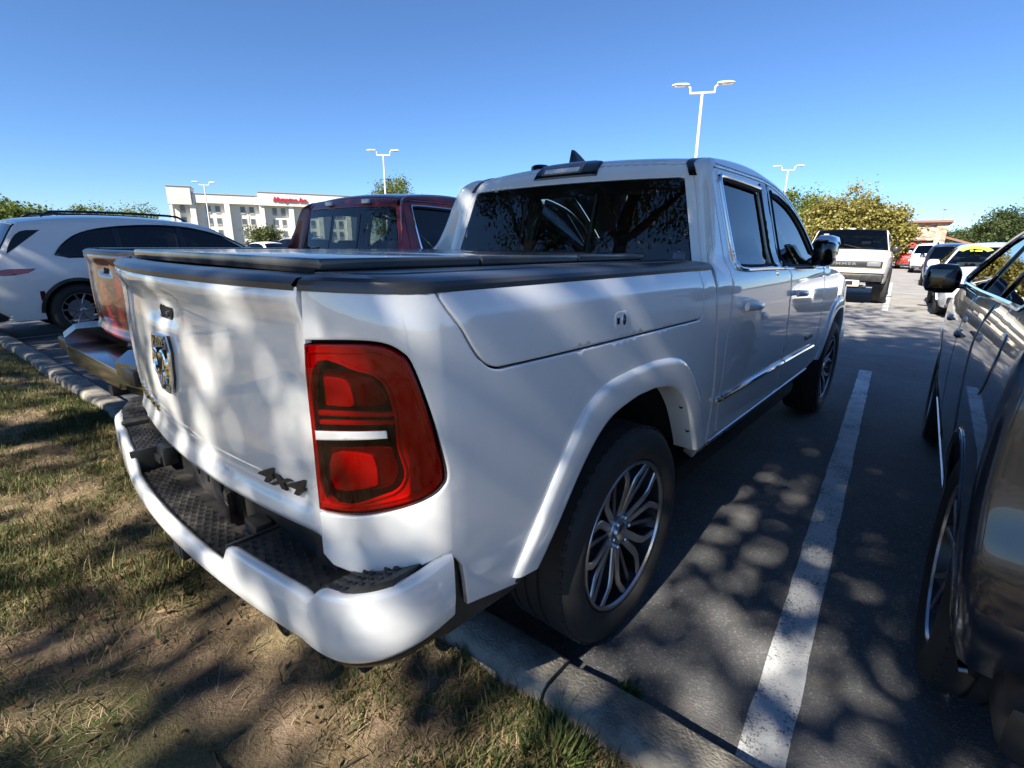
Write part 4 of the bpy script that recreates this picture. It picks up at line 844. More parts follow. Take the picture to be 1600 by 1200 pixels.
# ---- boxy off-roader facing the camera
HM = thing('beige_off_roader', 'boxy beige off-road truck with huge tyres facing the camera', 'truck', (-1.12, 20.75, 0), R(184.5))
pm('hdark', (.02, .02, .022), .4); pm('lightbar', (.30, .31, .32), .2, .5, 1)
hwin = [(.9, 1.38), (1.0, 1.80), (3.05, 1.80), (3.45, 1.38)]
build_car(HM, dict(paint='beige', len=5.0, sec=[(.4, .98), (.6, 1.05), (1.0, 1.08), (1.30, 1.06), (1.36, 1.0), (1.85, .90), (2.0, .82)], taper=((.3, .05), (.6, .13)), crown=.03, sharp=(3, 8, 9),
    sil=[(.15, .55), (.05, .7), (.05, 1.2), (.08, 1.35), (.12, 1.6), (.2, 1.85), (.35, 1.95), (1.5, 1.99), (2.85, 1.96), (3.45, 1.45), (3.55, 1.40), (4.3, 1.33), (4.75, 1.26), (4.88, 1.18), (4.92, 1.0), (4.94, .8), (4.85, .62)],
    glass=[(4, 5, 'privacy', 'rear_window'), (8, 9, 'sideglass', 'windscreen')], r=.06, wheels=(.95, 4.05), Rt=.445, rr=.24, sill=.55, arch=.07, lip=.12, archmat='plastic', tw=.32, lod=0, tuck=-.06,
    windows=[dict(poly=hwin, pillars=((1.9, 2.02),), mat='privacy')], mirror=(3.35, 1.36, 'plastic'), handles=[(1.2, 1.2, .2), (2.2, 1.2, .2)],
    boxes=[('headlamp_bar', (0, 4.925, 1.04), (1.86, .10, .17), 'hdark', .03), ('bumper_panel', (0, 4.96, .87), (2.0, .16, .11), 'beige', .04), ('lower_bumper', (0, 4.93, .70), (1.96, .22, .20), 'plastic', .05), ('skid_plate', (0, 4.98, .56), (1.02, .12, .20), 'beige', .05), ('winch_opening', (-.26, 5.045, .56), (.20, .02, .10), 'black', .02), ('winch_opening', (.26, 5.045, .56), (.20, .02, .10), 'black', .02), ('headlamp', (.74, 4.985, 1.04), (.30, .04, .11), 'lightbar', .03), ('headlamp', (-.74, 4.985, 1.04), (.30, .04, .11), 'lightbar', .03), ('tow_hook', (.62, 5.02, .50), (.08, .10, .09), 'satin', .03), ('tow_hook', (-.62, 5.02, .50), (.08, .10, .09), 'satin', .03), ('roof_marker', (0, 2.82, 1.985), (.16, .06, .03), 'whitelamp', .01), ('roof_marker', (.28, 2.82, 1.982), (.06, .05, .03), 'whitelamp', .01), ('roof_marker', (-.28, 2.82, 1.982), (.06, .05, .03), 'whitelamp', .01), ('sticker', (.62, 2.98, 1.80), (.13, .02, .07), 'whitelamp', .004), ('under_tray', (0, 4.7, .45), (1.3, .5, .06), 'black', .01)],
    cabin=(.5, 3.6, .9, 1.75, 1.7), seats=(1.6, 2.5)))
text_mesh('grille_lettering', 'HUMMER', .11, .006, 'lightbar', HM, frame_mx((0, 4.985, 1.04), (-1, 0, 0), (0, 0, 1)) @ Matrix.Diagonal((1.35, .8, 1, 1)), 0, .004, 1.3)
for sx in (-.35, .3):
    m = MB(); m.tube([(sx, 3.55, 1.43), (sx + .45, 3.38, 1.535)], .012, 6); m.build('wiper', 'black', HM)
# ---- white sedan facing the camera, number on its windscreen
pm('yellow', (.75, .78, .02), .6); pm('greenish', (.25, .5, .04), .6)
WS = thing('white_sedan', 'white sedan facing the camera with a yellow sticker on its windscreen', 'car', (2.16, 19.0, 0), R(184))
WS.scale = (1.22, 1.1, 1.10)
build_car(WS, sedan_spec('white2', boxes=[('grille', (0, 4.655, .50), (.62, .05, .24), 'gloss', .05), ('grille_frame', (0, 4.645, .50), (.70, .04, .30), 'chrome', .07), ('air_intake', (.56, 4.61, .36), (.36, .10, .12), 'black', .03), ('air_intake', (-.56, 4.61, .36), (.36, .10, .12), 'black', .03), ('licence_plate', (0, 4.69, .40), (.32, .02, .12), 'hdark', .01), ('front_lip', (0, 4.58, .24), (1.5, .10, .06), 'plastic', .02), ('windscreen_label', (.0, 2.93, 1.19), (.34, .01, .04), 'whitelamp', .002)]))
m = MB(); a = np.linspace(.5, math.pi - .5, 14); m.add([(.40 + .26 * math.cos(t) * q, 2.80 + (1 - math.sin(t) * q) * .10, 1.13 + math.sin(t) * .15 * q + .05) for q in (.75, 1.15) for t in a], [(i, i + 1, 14 + i + 1, 14 + i) for i in range(13)]); m.v = [(x, y + .02, z + .03) for x, y, z in m.v]; m.build('windscreen_arc', 'greenish', WS, False)
text_mesh('windscreen_number', '12', .20, .003, 'yellow', WS, frame_mx((.40, 2.80, 1.305), (-1, 0, 0), (0, -1, .55)), 0, .012)
# ---- others farther on
def car(name, label, loc, rz, spec): t = thing(name, label, 'car', loc, R(rz)); build_car(t, spec); return t
car('blue_suv', 'dark blue SUV seen from behind just left of the white sedan', (1.50, 25.2, 0), 3, suv_spec('bluepaint', lod=0)).scale = (.95, .95, .95)
car('dark_suv', 'black SUV with roof rails standing behind the white sedan', (4.1, 27.8, 0), 184, suv_spec('blackpaint', lod=0, railmat='satin'))
car('small_white_suv', 'small white SUV seen from behind beyond the dark blue SUV', (.25, 38.5, 0), 3, suv_spec('white2', lod=0))
car('small_red_car', 'small red car at the end of the far row by the stone building', (-1.05, 45, 0), 3, sedan_spec('brightred'))
car('distant_white_car', 'white car whose roof just shows beyond the far left bed cover', (-27.5, 13.8, 0), 100, sedan_spec('white2'))
car('distant_silver_car', 'silver car roof showing beside the red pickup cab', (-27.0, 15.8, 0), 100, suv_spec('silver', lod=0))

# ------------------------------------------------------------------ ground
PHI = R(3.0)
def K(u, v): return (u * math.cos(PHI) - v * math.sin(PHI), .838 + u * math.sin(PHI) + v * math.cos(PHI))
def aniso_noise_mat(): pass
# asphalt
m_ = pm('asphalt', (.045, .046, .049), .85); t_ = NT(m_); b_ = m_.node_tree.nodes['Principled BSDF']
tc = t_.n('ShaderNodeTexCoord'); vo = t_.n('ShaderNodeTexVoronoi', Scale=140); t_.l(tc.outputs['Object'], vo.inputs['Vector'])
n1 = t_.n('ShaderNodeTexNoise', Scale=1.3, Detail=8); t_.l(tc.outputs['Object'], n1.inputs['Vector'])
n2 = t_.n('ShaderNodeTexNoise', Scale=260, Detail=3); t_.l(tc.outputs['Object'], n2.inputs['Vector'])
cr = t_.n('ShaderNodeValToRGB'); cr.color_ramp.elements[0].position = .3; cr.color_ramp.elements[0].color = (.075, .077, .082, 1); cr.color_ramp.elements[1].position = .72; cr.color_ramp.elements[1].color = (.14, .139, .139, 1); t_.l(n1.outputs[0], cr.inputs[0])
sp_ = t_.n('ShaderNodeValToRGB'); sp_.color_ramp.elements[0].position = .66; sp_.color_ramp.elements[0].color = (0, 0, 0, 1); sp_.color_ramp.elements[1].position = .95; sp_.color_ramp.elements[1].color = (1, 1, 1, 1)
t_.l(vo.outputs['Color'], sp_.inputs[0]); mx = t_.n('ShaderNodeMix', data_type='RGBA'); t_.l(sp_.outputs[0], mx.inputs[0]); t_.l(cr.outputs[0], mx.inputs[6]); mx.inputs[7].default_value = (.22, .215, .21, 1)
n3 = t_.n('ShaderNodeTexNoise', Scale=7, Detail=5); t_.l(tc.outputs['Object'], n3.inputs['Vector']); m3 = t_.n('ShaderNodeMapRange'); m3.inputs[1].default_value = .58; m3.inputs[2].default_value = .72; m3.inputs[4].default_value = .5; t_.l(n3.outputs[0], m3.inputs[0])
mx2 = t_.n('ShaderNodeMix', data_type='RGBA'); t_.l(m3.outputs[0], mx2.inputs[0]); t_.l(mx.outputs[2], mx2.inputs[6]); mx2.inputs[7].default_value = (.165, .148, .125, 1); 
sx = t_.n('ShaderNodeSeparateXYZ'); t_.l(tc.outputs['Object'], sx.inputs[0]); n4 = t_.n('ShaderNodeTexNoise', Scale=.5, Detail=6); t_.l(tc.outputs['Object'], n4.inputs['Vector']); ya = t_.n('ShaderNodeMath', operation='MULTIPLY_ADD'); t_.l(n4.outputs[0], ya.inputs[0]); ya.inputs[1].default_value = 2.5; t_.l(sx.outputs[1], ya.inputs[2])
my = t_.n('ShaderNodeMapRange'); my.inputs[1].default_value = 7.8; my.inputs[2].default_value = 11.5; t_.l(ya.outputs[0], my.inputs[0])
pale = t_.n('ShaderNodeMix', data_type='RGBA', blend_type='MULTIPLY'); pale.inputs[0].default_value = 1; t_.l(mx2.outputs[2], pale.inputs[6]); pale.inputs[7].default_value = (2.3, 2.2, 2.05, 1)  # aisle taken as paler asphalt, its colour also lifted to carry sunlit brightness
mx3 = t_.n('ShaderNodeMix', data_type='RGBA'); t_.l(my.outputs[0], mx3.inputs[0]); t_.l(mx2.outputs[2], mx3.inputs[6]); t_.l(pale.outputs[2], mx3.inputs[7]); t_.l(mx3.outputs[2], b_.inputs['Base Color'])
ad = t_.n('ShaderNodeMath', operation='ADD'); t_.l(vo.outputs['Distance'], ad.inputs[0]); t_.l(n2.outputs[0], ad.inputs[1]); bp = t_.n('ShaderNodeBump', Strength=.55, Distance=.004); t_.l(ad.outputs[0], bp.inputs['Height']); t_.l(bp.outputs[0], b_.inputs['Normal'])
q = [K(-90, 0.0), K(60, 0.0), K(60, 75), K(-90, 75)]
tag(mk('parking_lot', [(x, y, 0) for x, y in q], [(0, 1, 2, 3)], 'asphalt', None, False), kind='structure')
# far ground
noisy(pm('fargrass', (.07, .085, .03), .95), (.16, .13, .06), .15, .4, .65)
tag(mk('ground', [(-900, -900, -.06), (900, -900, -.06), (900, 900, -.06), (-900, 900, -.06)], [(0, 1, 2, 3)], 'fargrass', None, False), kind='structure')
# lawn strip with soil, thatch and green
m_ = pm('lawn', (.2, .14, .08), .95, 0, 0, .2); t_ = NT(m_); b_ = m_.node_tree.nodes['Principled BSDF']; tc = t_.n('ShaderNodeTexCoord')
def nz(sc, det=8, rough=.6):
    n = t_.n('ShaderNodeTexNoise', Scale=sc, Detail=det, Roughness=rough); t_.l(tc.outputs['Object'], n.inputs['Vector']); return n
def ramp(src, a, b, ca, cb):
    r = t_.n('ShaderNodeValToRGB'); r.color_ramp.elements[0].position = a; r.color_ramp.elements[0].color = (*ca, 1); r.color_ramp.elements[1].position = b; r.color_ramp.elements[1].color = (*cb, 1); t_.l(src, r.inputs[0]); return r
soil = ramp(nz(22).outputs[0], .3, .7, (.14, .095, .062), (.36, .265, .185)); dry = ramp(nz(60).outputs[0], .3, .75, (.22, .165, .09), (.48, .37, .215)); grn = ramp(nz(40).outputs[0], .3, .7, (.05, .065, .022), (.12, .13, .05))
def mixc(f, a, b):
    x = t_.n('ShaderNodeMix', data_type='RGBA'); t_.l(f, x.inputs[0]); t_.l(a, x.inputs[6]); t_.l(b, x.inputs[7]); return x.outputs[2]
f1 = ramp(nz(2.2).outputs[0], .42, .56, (0, 0, 0), (1, 1, 1)); f2 = ramp(nz(1.1).outputs[0], .46, .62, (0, 0, 0), (1, 1, 1))
t_.l(mixc(f2.outputs[0], mixc(f1.outputs[0], soil.outputs[0], dry.outputs[0]), grn.outputs[0]), b_.inputs['Base Color'])
bp = t_.n('ShaderNodeBump', Strength=.8, Distance=.02); t_.l(nz(90, 10, .7).outputs[0], bp.inputs['Height']); t_.l(bp.outputs[0], b_.inputs['Normal'])
def vnoise(x, y, f, seed=0):
    r_ = np.random.default_rng(seed); G = r_.random((64, 64)); xi = np.floor(x * f).astype(int); yi = np.floor(y * f).astype(int); fx = x * f - xi; fy = y * f - yi; fx = fx * fx * (3 - 2 * fx); fy = fy * fy * (3 - 2 * fy)
    g = lambda a, b: G[a % 64, b % 64]
    return (g(xi, yi) * (1 - fx) + g(xi + 1, yi) * fx) * (1 - fy) + (g(xi, yi + 1) * (1 - fx) + g(xi + 1, yi + 1) * fx) * fy
def lawn_z(u, v):                                                     # v: metres behind the kerb (negative)
    d = np.clip(-v, 0, None); z = .045 + .05 * np.clip((d - .2) / 1.5, 0, 1) + .02 * np.clip(d - 2, 0, 40)
    return z + .030 * (vnoise(u, v, 1.7, 1) - .5) + .018 * (vnoise(u, v, 6, 2) - .5) + .010 * (vnoise(u, v, 17, 3) - .5)
us = np.concatenate([np.linspace(-90, -12, 30), np.linspace(-11.8, -4, 110), np.linspace(-3.95, 3, 230), np.linspace(3.2, 60, 40)]); vs_ = np.concatenate([np.linspace(-.12, -2.2, 70), np.linspace(-2.3, -6, 26), np.linspace(-7, -70, 30)])
U, V_ = np.meshgrid(us, vs_); Z = lawn_z(U, V_); X_, Y_ = K(0, 0)[0] + U * math.cos(PHI) - V_ * math.sin(PHI), .838 + U * math.sin(PHI) + V_ * math.cos(PHI)
nu, nv = len(us), len(vs_); vv = np.stack([X_.ravel(), Y_.ravel(), Z.ravel()], 1); ff = [(j * nu + i, (j + 1) * nu + i, (j + 1) * nu + i + 1, j * nu + i + 1) for j in range(nv - 1) for i in range(nu - 1)]
LAWN = tag(mk('lawn', vv, ff, 'lawn', None, True, None), kind='structure')
# kerb stones
noisy(pm('concrete', (.15, .14, .12), .92), (.33, .30, .25), 13, .35, .68, .9, 90, bdist=.008, detail=10)
kerb = bpy.data.objects.new('kerb', None); COL.objects.link(kerb); kerb['kind'] = 'structure'
u = -22.; rk = random.Random(3)
marks = [.985]
while u < 9:
    ln = rk.uniform(1.1, 1.5)
    if u < .985 < u + ln + .5: ln = .985 - u
    m = MB(); n = 14; rings = []
    jz, jv = rk.uniform(-.006, .006), rk.uniform(-.008, .008)
    for i in range(n + 1):
        uu = u + .006 + (ln - .012) * i / n; e = .012 if i in (0, n) else 0; ring = []
        for v, z in ((.0, -.10), (.0, .075), (-.004, .098), (-.020, .112), (-.14, .116), (-.163, .108), (-.176, .085), (-.182, .0), (-.182, -.1)):
            w = rk.uniform(-.004, .004); x, y = K(uu, v + jv + (w if z > 0 else 0)); ring.append((x, y, z - (e if z > .05 else 0) + jz + (rk.uniform(-.003, .003) if z > .05 else 0)))
        rings.append(ring)
    m.loft(rings, closed=True); recalc(m.build('kerb_stone', 'concrete', kerb, True, 50)); u += ln
# painted bay lines, worn
m_ = pm('linepaint', (.62, .63, .64), .75); t_ = NT(m_); b_ = m_.node_tree.nodes['Principled BSDF']; tc = t_.n('ShaderNodeTexCoord')
a1 = nz(120, 6, .75); a2 = nz(4, 4); s_ = t_.n('ShaderNodeMath', operation='MULTIPLY_ADD'); t_.l(a2.outputs[0], s_.inputs[0]); s_.inputs[1].default_value = .45; t_.l(a1.outputs[0], s_.inputs[2])
f = ramp(s_.outputs[0], .74, .86, (0, 0, 0), (1, 1, 1)); xm = t_.n('ShaderNodeMix', data_type='RGBA'); t_.l(f.outputs[0], xm.inputs[0]); xm.inputs[6].default_value = (.62, .63, .63, 1); xm.inputs[7].default_value = (.07, .07, .072, 1); t_.l(xm.outputs[2], b_.inputs['Base Color'])
bp = t_.n('ShaderNodeBump', Strength=.6, Distance=.004); t_.l(nz(150, 6).outputs[0], bp.inputs['Height']); t_.l(bp.outputs[0], b_.inputs['Normal'])
def line(p0, p1, w=.128):
    p0, p1 = np.array(p0), np.array(p1); d = (p1 - p0) / np.linalg.norm(p1 - p0); nrm_ = np.array([d[1], -d[0]]); n = max(2, int(np.linalg.norm(p1 - p0) / .12)); L = []
    for i in range(n + 1):
        c = p0 + (p1 - p0) * i / n; a = c - nrm_ * (w / 2 + rk.uniform(-.004, .004)); b = c + nrm_ * (w / 2 + rk.uniform(-.004, .004)); L += [(a[0], a[1], .004), (b[0], b[1], .004)]
    mk('bay_line', L, [(2 * i, 2 * i + 1, 2 * i + 3, 2 * i + 2) for i in range(n)], 'linepaint', bpy.data.objects['parking_lot'], False)
A_, B_ = np.array([1.572, .95]), np.array([1.080, 7.09])
for k in range(-14, 7):
    o = np.array([math.cos(PHI), math.sin(PHI)]) * 2.62 * k; line(A_ + o, B_ + o)
d_ = (B_ - A_) / np.linalg.norm(B_ - A_)
F0 = np.array([.52, 14.7])
for k in range(-14, 9):
    o = np.array([math.cos(PHI), math.sin(PHI)]) * 2.62 * k; line(F0 + o, F0 + d_ * 12.6 + o)
line(F0 + d_ * 6.3 - 2.62 * 14 * np.array([math.cos(PHI), math.sin(PHI)]), F0 + d_ * 6.3 + 2.62 * 8 * np.array([math.cos(PHI), math.sin(PHI)]), .10)

# ------------------------------------------------------------------ grass
def quick_mesh(name, V, F4, mat, cols=None):
    me = bpy.data.meshes.new(name); nv_, nf = len(V), len(F4); k = F4.shape[1]
    me.vertices.add(nv_); me.vertices.foreach_set('co', np.ascontiguousarray(V, dtype=np.float32).ravel()); me.loops.add(nf * k); me.loops.foreach_set('vertex_index', np.ascontiguousarray(F4, dtype=np.int32).ravel())
    me.polygons.add(nf); me.polygons.foreach_set('loop_start', np.arange(nf, dtype=np.int32) * k); me.polygons.foreach_set('loop_total', np.full(nf, k, dtype=np.int32)); me.update(calc_edges=True); me.validate()
    if cols is not None:
        at = me.color_attributes.new('tint', 'FLOAT_COLOR', 'POINT'); at.data.foreach_set('color', np.ascontiguousarray(np.concatenate([cols, np.ones((nv_, 1))], 1), dtype=np.float32).ravel())
    me.materials.append(MATS[mat]); o = bpy.data.objects.new(name, me); COL.objects.link(o); return o
def leafmat(name, translucent=.35, rough=.6):
    m = bpy.data.materials.new(name); m.use_nodes = True; t = NT(m); nt = m.node_tree; b = nt.nodes['Principled BSDF']; out = nt.nodes['Material Output']
    at = t.n('ShaderNodeAttribute', attribute_name='tint'); t.l(at.outputs['Color'], b.inputs['Base Color']); b.inputs['Roughness'].default_value = rough; b.inputs['Specular IOR Level'].default_value = .3
    tr = t.n('ShaderNodeBsdfTranslucent'); t.l(at.outputs['Color'], tr.inputs[0]); mx = t.n('ShaderNodeMixShader', Fac=translucent); t.l(b.outputs[0], mx.inputs[1]); t.l(tr.outputs[0], mx.inputs[2]); t.l(mx.outputs[0], out.inputs[0]); MATS[name] = m
leafmat('blade', .3, .65); leafmat('leaf', .35, .5)
def blades(N, urange, vrange, hmean, kind):
    u = rng.uniform(*urange, N); v = rng.uniform(*vrange, N); den = vnoise(u, v, 1.1, 11) * .55 + vnoise(u, v, 3.1, 12) * .45; fine = vnoise(u, v, 9, 13)
    bare = np.clip((vnoise(u, v, 1.6, 14) - .52) * 5, 0, 1)
    if kind == 'green': keep = rng.random(N) < np.clip((den * .8 + fine * .4 - .40) * 3.0, .04, 1) * (1 - .8 * bare)
    elif kind == 'dry': keep = rng.random(N) < np.clip(.25 + fine - .3 * bare, 0, 1)
    else: keep = rng.random(N) < .9
    # under the tail of the pickup the soil is mostly bare
    x, y = u * math.cos(PHI) - v * math.sin(PHI), .838 + u * math.sin(PHI) + v * math.cos(PHI); sc = np.exp(-((x - .55) / .8) ** 2 - ((y + .05) / .35) ** 2); keep &= rng.random(N) > sc * .9
    u, v = u[keep], v[keep]; x, y = x[keep], y[keep]; n = len(u); z = lawn_z(u, v) - .004
    a = rng.uniform(0, 2 * np.pi, n); h = hmean * rng.lognormal(0, .35, n); lean = {'green': rng.uniform(.15, .9, n), 'dry': rng.uniform(1.4, 6, n), 'litter': rng.uniform(6, 20, n)}[kind]
    w = {'green': .0018, 'dry': .0013, 'litter': .0011}[kind] * rng.uniform(.7, 1.5, n); L = np.sqrt(1 + lean ** 2); up = h / L; out = h * lean / L
    dx, dy = np.cos(a), np.sin(a); px, py = -dy, dx; b0 = np.stack([x, y, z], 1); P = np.stack([px * w, py * w, 0 * w], 1); mid = b0 + np.stack([dx * out * .4, dy * out * .4, up * .62], 1); tip = b0 + np.stack([dx * out, dy * out, up], 1)
    V = np.stack([b0 - P, b0 + P, mid + P * .8, mid - P * .8, tip + P * .12, tip - P * .12], 1).reshape(-1, 3); i = np.arange(n)[:, None] * 6; F = np.concatenate([i + [0, 1, 2, 3], i + [3, 2, 4, 5]])
    g = rng.random((n, 1)); base = {'green': np.array([[.045, .075, .018]]) * (1 - g) + np.array([[.12, .14, .045]]) * g, 'dry': np.array([[.24, .175, .10]]) * (1 - g) + np.array([[.52, .40, .25]]) * g, 'litter': np.array([[.20, .14, .08]]) * (1 - g) + np.array([[.58, .45, .29]]) * g}[kind]
    mixd = (rng.random((n, 1)) < .18); base = np.where((kind == 'green') & mixd, np.array([[.32, .27, .12]]), base)
    return V, F, np.repeat(base, 6, 0)
parts = []
for N, ur, vr_, hm, kd in ((210000, (-4.5, 2.6), (-1.75, -.15), .034, 'green'), (110000, (-4.5, 2.6), (-1.75, -.15), .04, 'dry'), (110000, (-4.5, 2.6), (-1.75, -.13), .05, 'litter'), (90000, (-12, -4.5), (-2.6, -.15), .05, 'green'), (45000, (-12, -4.5), (-2.6, -.15), .05, 'dry'), (60000, (-6, 4), (-6, -1.75), .06, 'green')): parts.append(blades(N, ur, vr_, hm, kd))
off = 0; Vs, Fs, Cs = [], [], []
for V, F, C in parts: Vs.append(V); Fs.append(F + off); Cs.append(C); off += len(V)
tag(quick_mesh('grass', np.concatenate(Vs), np.concatenate(Fs), 'blade', np.concatenate(Cs)), 'short dry and green grass blades on the lawn strip', 'grass', kind='stuff')
# fuller tufts, a weed at the kerb and fallen twigs
def tuft(name, label, cat, x, y, z, n, h, spread, cols, lean=(.1, 1.1), wid=.003):
    a = rng.uniform(0, 2 * np.pi, n); r = spread * np.sqrt(rng.random(n)); b0 = np.stack([x + r * np.cos(a), y + r * np.sin(a), np.full(n, z)], 1); hh = h * rng.lognormal(0, .25, n); ln = rng.uniform(*lean, n); L = np.sqrt(1 + ln ** 2); a2 = a + rng.normal(0, .6, n)
    D = np.stack([np.cos(a2), np.sin(a2), 0 * a], 1); P = np.stack([-np.sin(a2), np.cos(a2), 0 * a], 1) * (wid * rng.uniform(.7, 1.3, n))[:, None]; up = np.array([[0, 0, 1]])
    V = []; 
    for t, k in ((0, 1), (.35, .95), (.7, .7), (1, .1)): c = b0 + D * (hh * ln / L * t ** 1.6)[:, None] + up * (hh / L * (t - .18 * t * t * ln))[:, None]; V += [c - P * k, c + P * k]
    V = np.stack(V, 1).reshape(-1, 3); i = np.arange(n)[:, None] * 8; F = np.concatenate([i + [0, 1, 3, 2], i + [2, 3, 5, 4], i + [4, 5, 7, 6]]); g = rng.random((n, 1)); C = np.array([cols[0]]) * (1 - g) + np.array([cols[1]]) * g
    return tag(quick_mesh(name, V, F, 'blade', np.repeat(C, 8, 0)), label, cat)
GR = ((.04, .075, .015), (.16, .19, .06))
for (x, y, n, h, sp_, lb) in ((.93, .14, 70, .08, .06, 'tuft of light green grass below the bumper corner of the pickup'), (1.12, .60, 130, .09, .09, 'dense dark green grass tuft against the near kerb stone')):
    tuft('grass_tuft', lb, 'grass tuft', x, y, float(lawn_z(np.array(x), np.array(y - .838))) - .005, n, h, sp_, GR)['group'] = 'grass tufts on the lawn'
wx_, wy_ = K(1.16, .03)
tuft('weed', 'small green weed growing between kerb and asphalt', 'weed', wx_, wy_, 0, 40, .06, .03, ((.03, .09, .02), (.08, .16, .04)), (.3, 1.4), .008)
noisy(pm('bark', (.075, .058, .045), .95), (.15, .125, .10), 9, .35, .7, .9, 40, bdist=.03); noisy(pm('twig', (.05, .035, .025), .9), (.12, .09, .06), 30)
tw = [((.62, .05), (.74, .22), 'thin dark twig lying on bare soil under the bumper'), ((.40, -.06), (.55, .02), 'short curved twig left of the bumper shadow'), ((1.02, .35), (1.16, .42), 'crooked pale twig beside the kerb'), ((.95, .05), (1.10, -.02), 'bent twig at the bottom of the lawn')]
for (p0, p1, lb) in tw:
    pts = []
    for i in range(9):
        t = i / 8; x = p0[0] + (p1[0] - p0[0]) * t + .02 * math.sin(5 * t + p0[0] * 9); y = p0[1] + (p1[1] - p0[1]) * t + .018 * math.cos(6 * t); pts.append((x, y, float(lawn_z(np.array(x), np.array(y - .838))) + .012))
    m = MB(); m.tube(pts, [.0055 * (1 - .6 * i / 8) for i in range(9)], 6); o = m.build('twig', 'twig'); tag(o, lb, 'twig', 'fallen twigs')

# ------------------------------------------------------------------ trees
def make_tree(name, label, loc, h, crown_r, crown_z, crown_h, nclump, per, leaf, cols, trunk_r=.25, seed=1, group=None, clump_r=.7, fork=None):
    r_ = np.random.default_rng(seed); T = thing(name, label, 'tree', loc, 0, group)
    # clump centres: shell-biased in an uneven ellipsoid
    d = r_.normal(size=(nclump, 3)); d /= np.linalg.norm(d, axis=1)[:, None]; rad = r_.random(nclump) ** .45; lump = 1 + .28 * np.sin(d[:, 0] * 4 + seed) * np.cos(d[:, 1] * 3.3 + seed * 2) + .15 * np.sin(d[:, 2] * 6 + seed)
    c = d * (rad * lump)[:, None] * np.array([crown_r, crown_r, crown_h]); c[:, 2] += crown_z; c = c[c[:, 2] > crown_z - crown_h * .95]
    # trunk and limbs
    fz = fork or crown_z - crown_h * .75; m = MB(); bend = r_.normal(0, .12, 2)
    m.tube([(0, 0, -.3), (0, 0, 0), (.04 * bend[0], .04 * bend[1], .4), (bend[0] * .5, bend[1] * .5, fz * .6), (bend[0], bend[1], fz), (bend[0] * 1.5, bend[1] * 1.5, crown_z), (bend[0] * 1.7, bend[1], crown_z + crown_h * .6)], [trunk_r * q for q in (1.5, 1.35, 1.08, .92, .85, .5, .1)], 12)
    nb = min(len(c), 34 if leaf < .25 else 14); pick = r_.choice(len(c), nb, False)
    for j in pick:
        e = c[j]; b = np.array([bend[0], bend[1], fz + (crown_z - fz) * r_.random() * .9]); midp = b * .5 + e * .5 + np.array([0, 0, -.12 * np.linalg.norm(e - b)]) + r_.normal(0, .15, 3); L = np.linalg.norm(e - b)
        pts = [tuple((1 - t) ** 2 * b + 2 * t * (1 - t) * midp + t * t * e) for t in np.linspace(0, 1, 6)]; r0 = trunk_r * (.22 + .18 * r_.random()); m.tube(pts, [r0 * (1 - .85 * i / 5) for i in range(6)], 6)
    m.build('trunk', 'bark', T, True, 60)
    n = len(c) * per; ci = np.repeat(c, per, 0); cs = np.repeat(clump_r * r_.uniform(.6, 1.35, len(c)), per); p = ci + r_.normal(size=(n, 3)) * cs[:, None] * np.array([.5, .5, .36])
    ax = r_.normal(size=(n, 3)); ax[:, 2] *= .5; ax /= np.linalg.norm(ax, axis=1)[:, None]; nn = r_.normal(size=(n, 3)) + np.array([0, 0, 1.1]); sd_ = np.cross(ax, nn); sd_ /= np.linalg.norm(sd_, axis=1)[:, None]
    ll = (leaf * r_.uniform(.6, 1.3, n))[:, None]; ww = ll * r_.uniform(.28, .42, n)[:, None]; fold = np.cross(ax, sd_) * ww * .25
    V = np.stack([p - ax * ll * .5, p + sd_ * ww + fold, p + ax * ll * .5, p - sd_ * ww + fold], 1).reshape(-1, 3); F = np.arange(n)[:, None] * 4 + [0, 1, 2, 3]
    g = np.clip(r_.normal(.5, .25, n) + np.repeat(r_.normal(0, .22, len(c)), per), 0, 1)[:, None]; C = np.array([cols[0]]) * (1 - g) + np.array([cols[1]]) * g
    cr_ = quick_mesh('crown', V, F, 'leaf', np.repeat(C, 4, 0)); cr_.parent = T; return T
DG = ((.022, .040, .012), (.065, .095, .028)); LG = ((.07, .105, .018), (.20, .24, .055)); YG = ((.15, .135, .03), (.36, .32, .10)); OG = ((.06, .085, .025), (.15, .17, .06)); DG2 = ((.035, .06, .02), (.10, .13, .045))
make_tree('shade_tree', 'large leafy tree on the lawn behind the pickup, mirrored in its rear window', (-2.8, -5.5, .05), 14, 6.1, 10.1, 4.2, 420, 98, .17, DG, .30, 5, 'shade trees on the lawn strip', .95, 4.9)
make_tree('shade_tree', 'broad tree on the lawn behind the dark grey SUV', (5.0, -5.6, .05), 13, 4.9, 9.2, 4.3, 320, 150, .18, DG, .26, 9, 'shade trees on the lawn strip', .95, 4.3)
make_tree('shade_tree', 'spreading tree on the lawn behind the white SUV', (-8.6, -6.2, .05), 13, 5.7, 9.8, 4.2, 340, 130, .18, DG, .28, 14, 'shade trees on the lawn strip', .95, 4.5)
C0 = np.array([1.7504, -.3203])
def polar(az, D): a = R(az); return (float(C0[0] - math.sin(a) * D), float(C0[1] + math.cos(a) * D))
def far_tree(name, label, az, D, top, r, cols, seed, grp, low=.5, n=170, per=110, leaf=.21):
    x, y = polar(az, D); make_tree(name, label, (x, y, -.05), top, r, top * (.5 + low * .5) - .3, top * (1 - low) * .5 + .6, n, per, leaf, cols, .16, seed, grp, r * .34)
g1 = 'trees at the far right end of the car park'
far_tree('leafy_tree', 'bright green tree just right of the pickup cab', 13.3, 50, 5.4, 2.5, LG, 21, g1, .25)
far_tree('leafy_tree', 'green tree between the pickup mirror and the first yellowish tree', 11.2, 52, 4.9, 2.3, LG, 22, g1, .25)
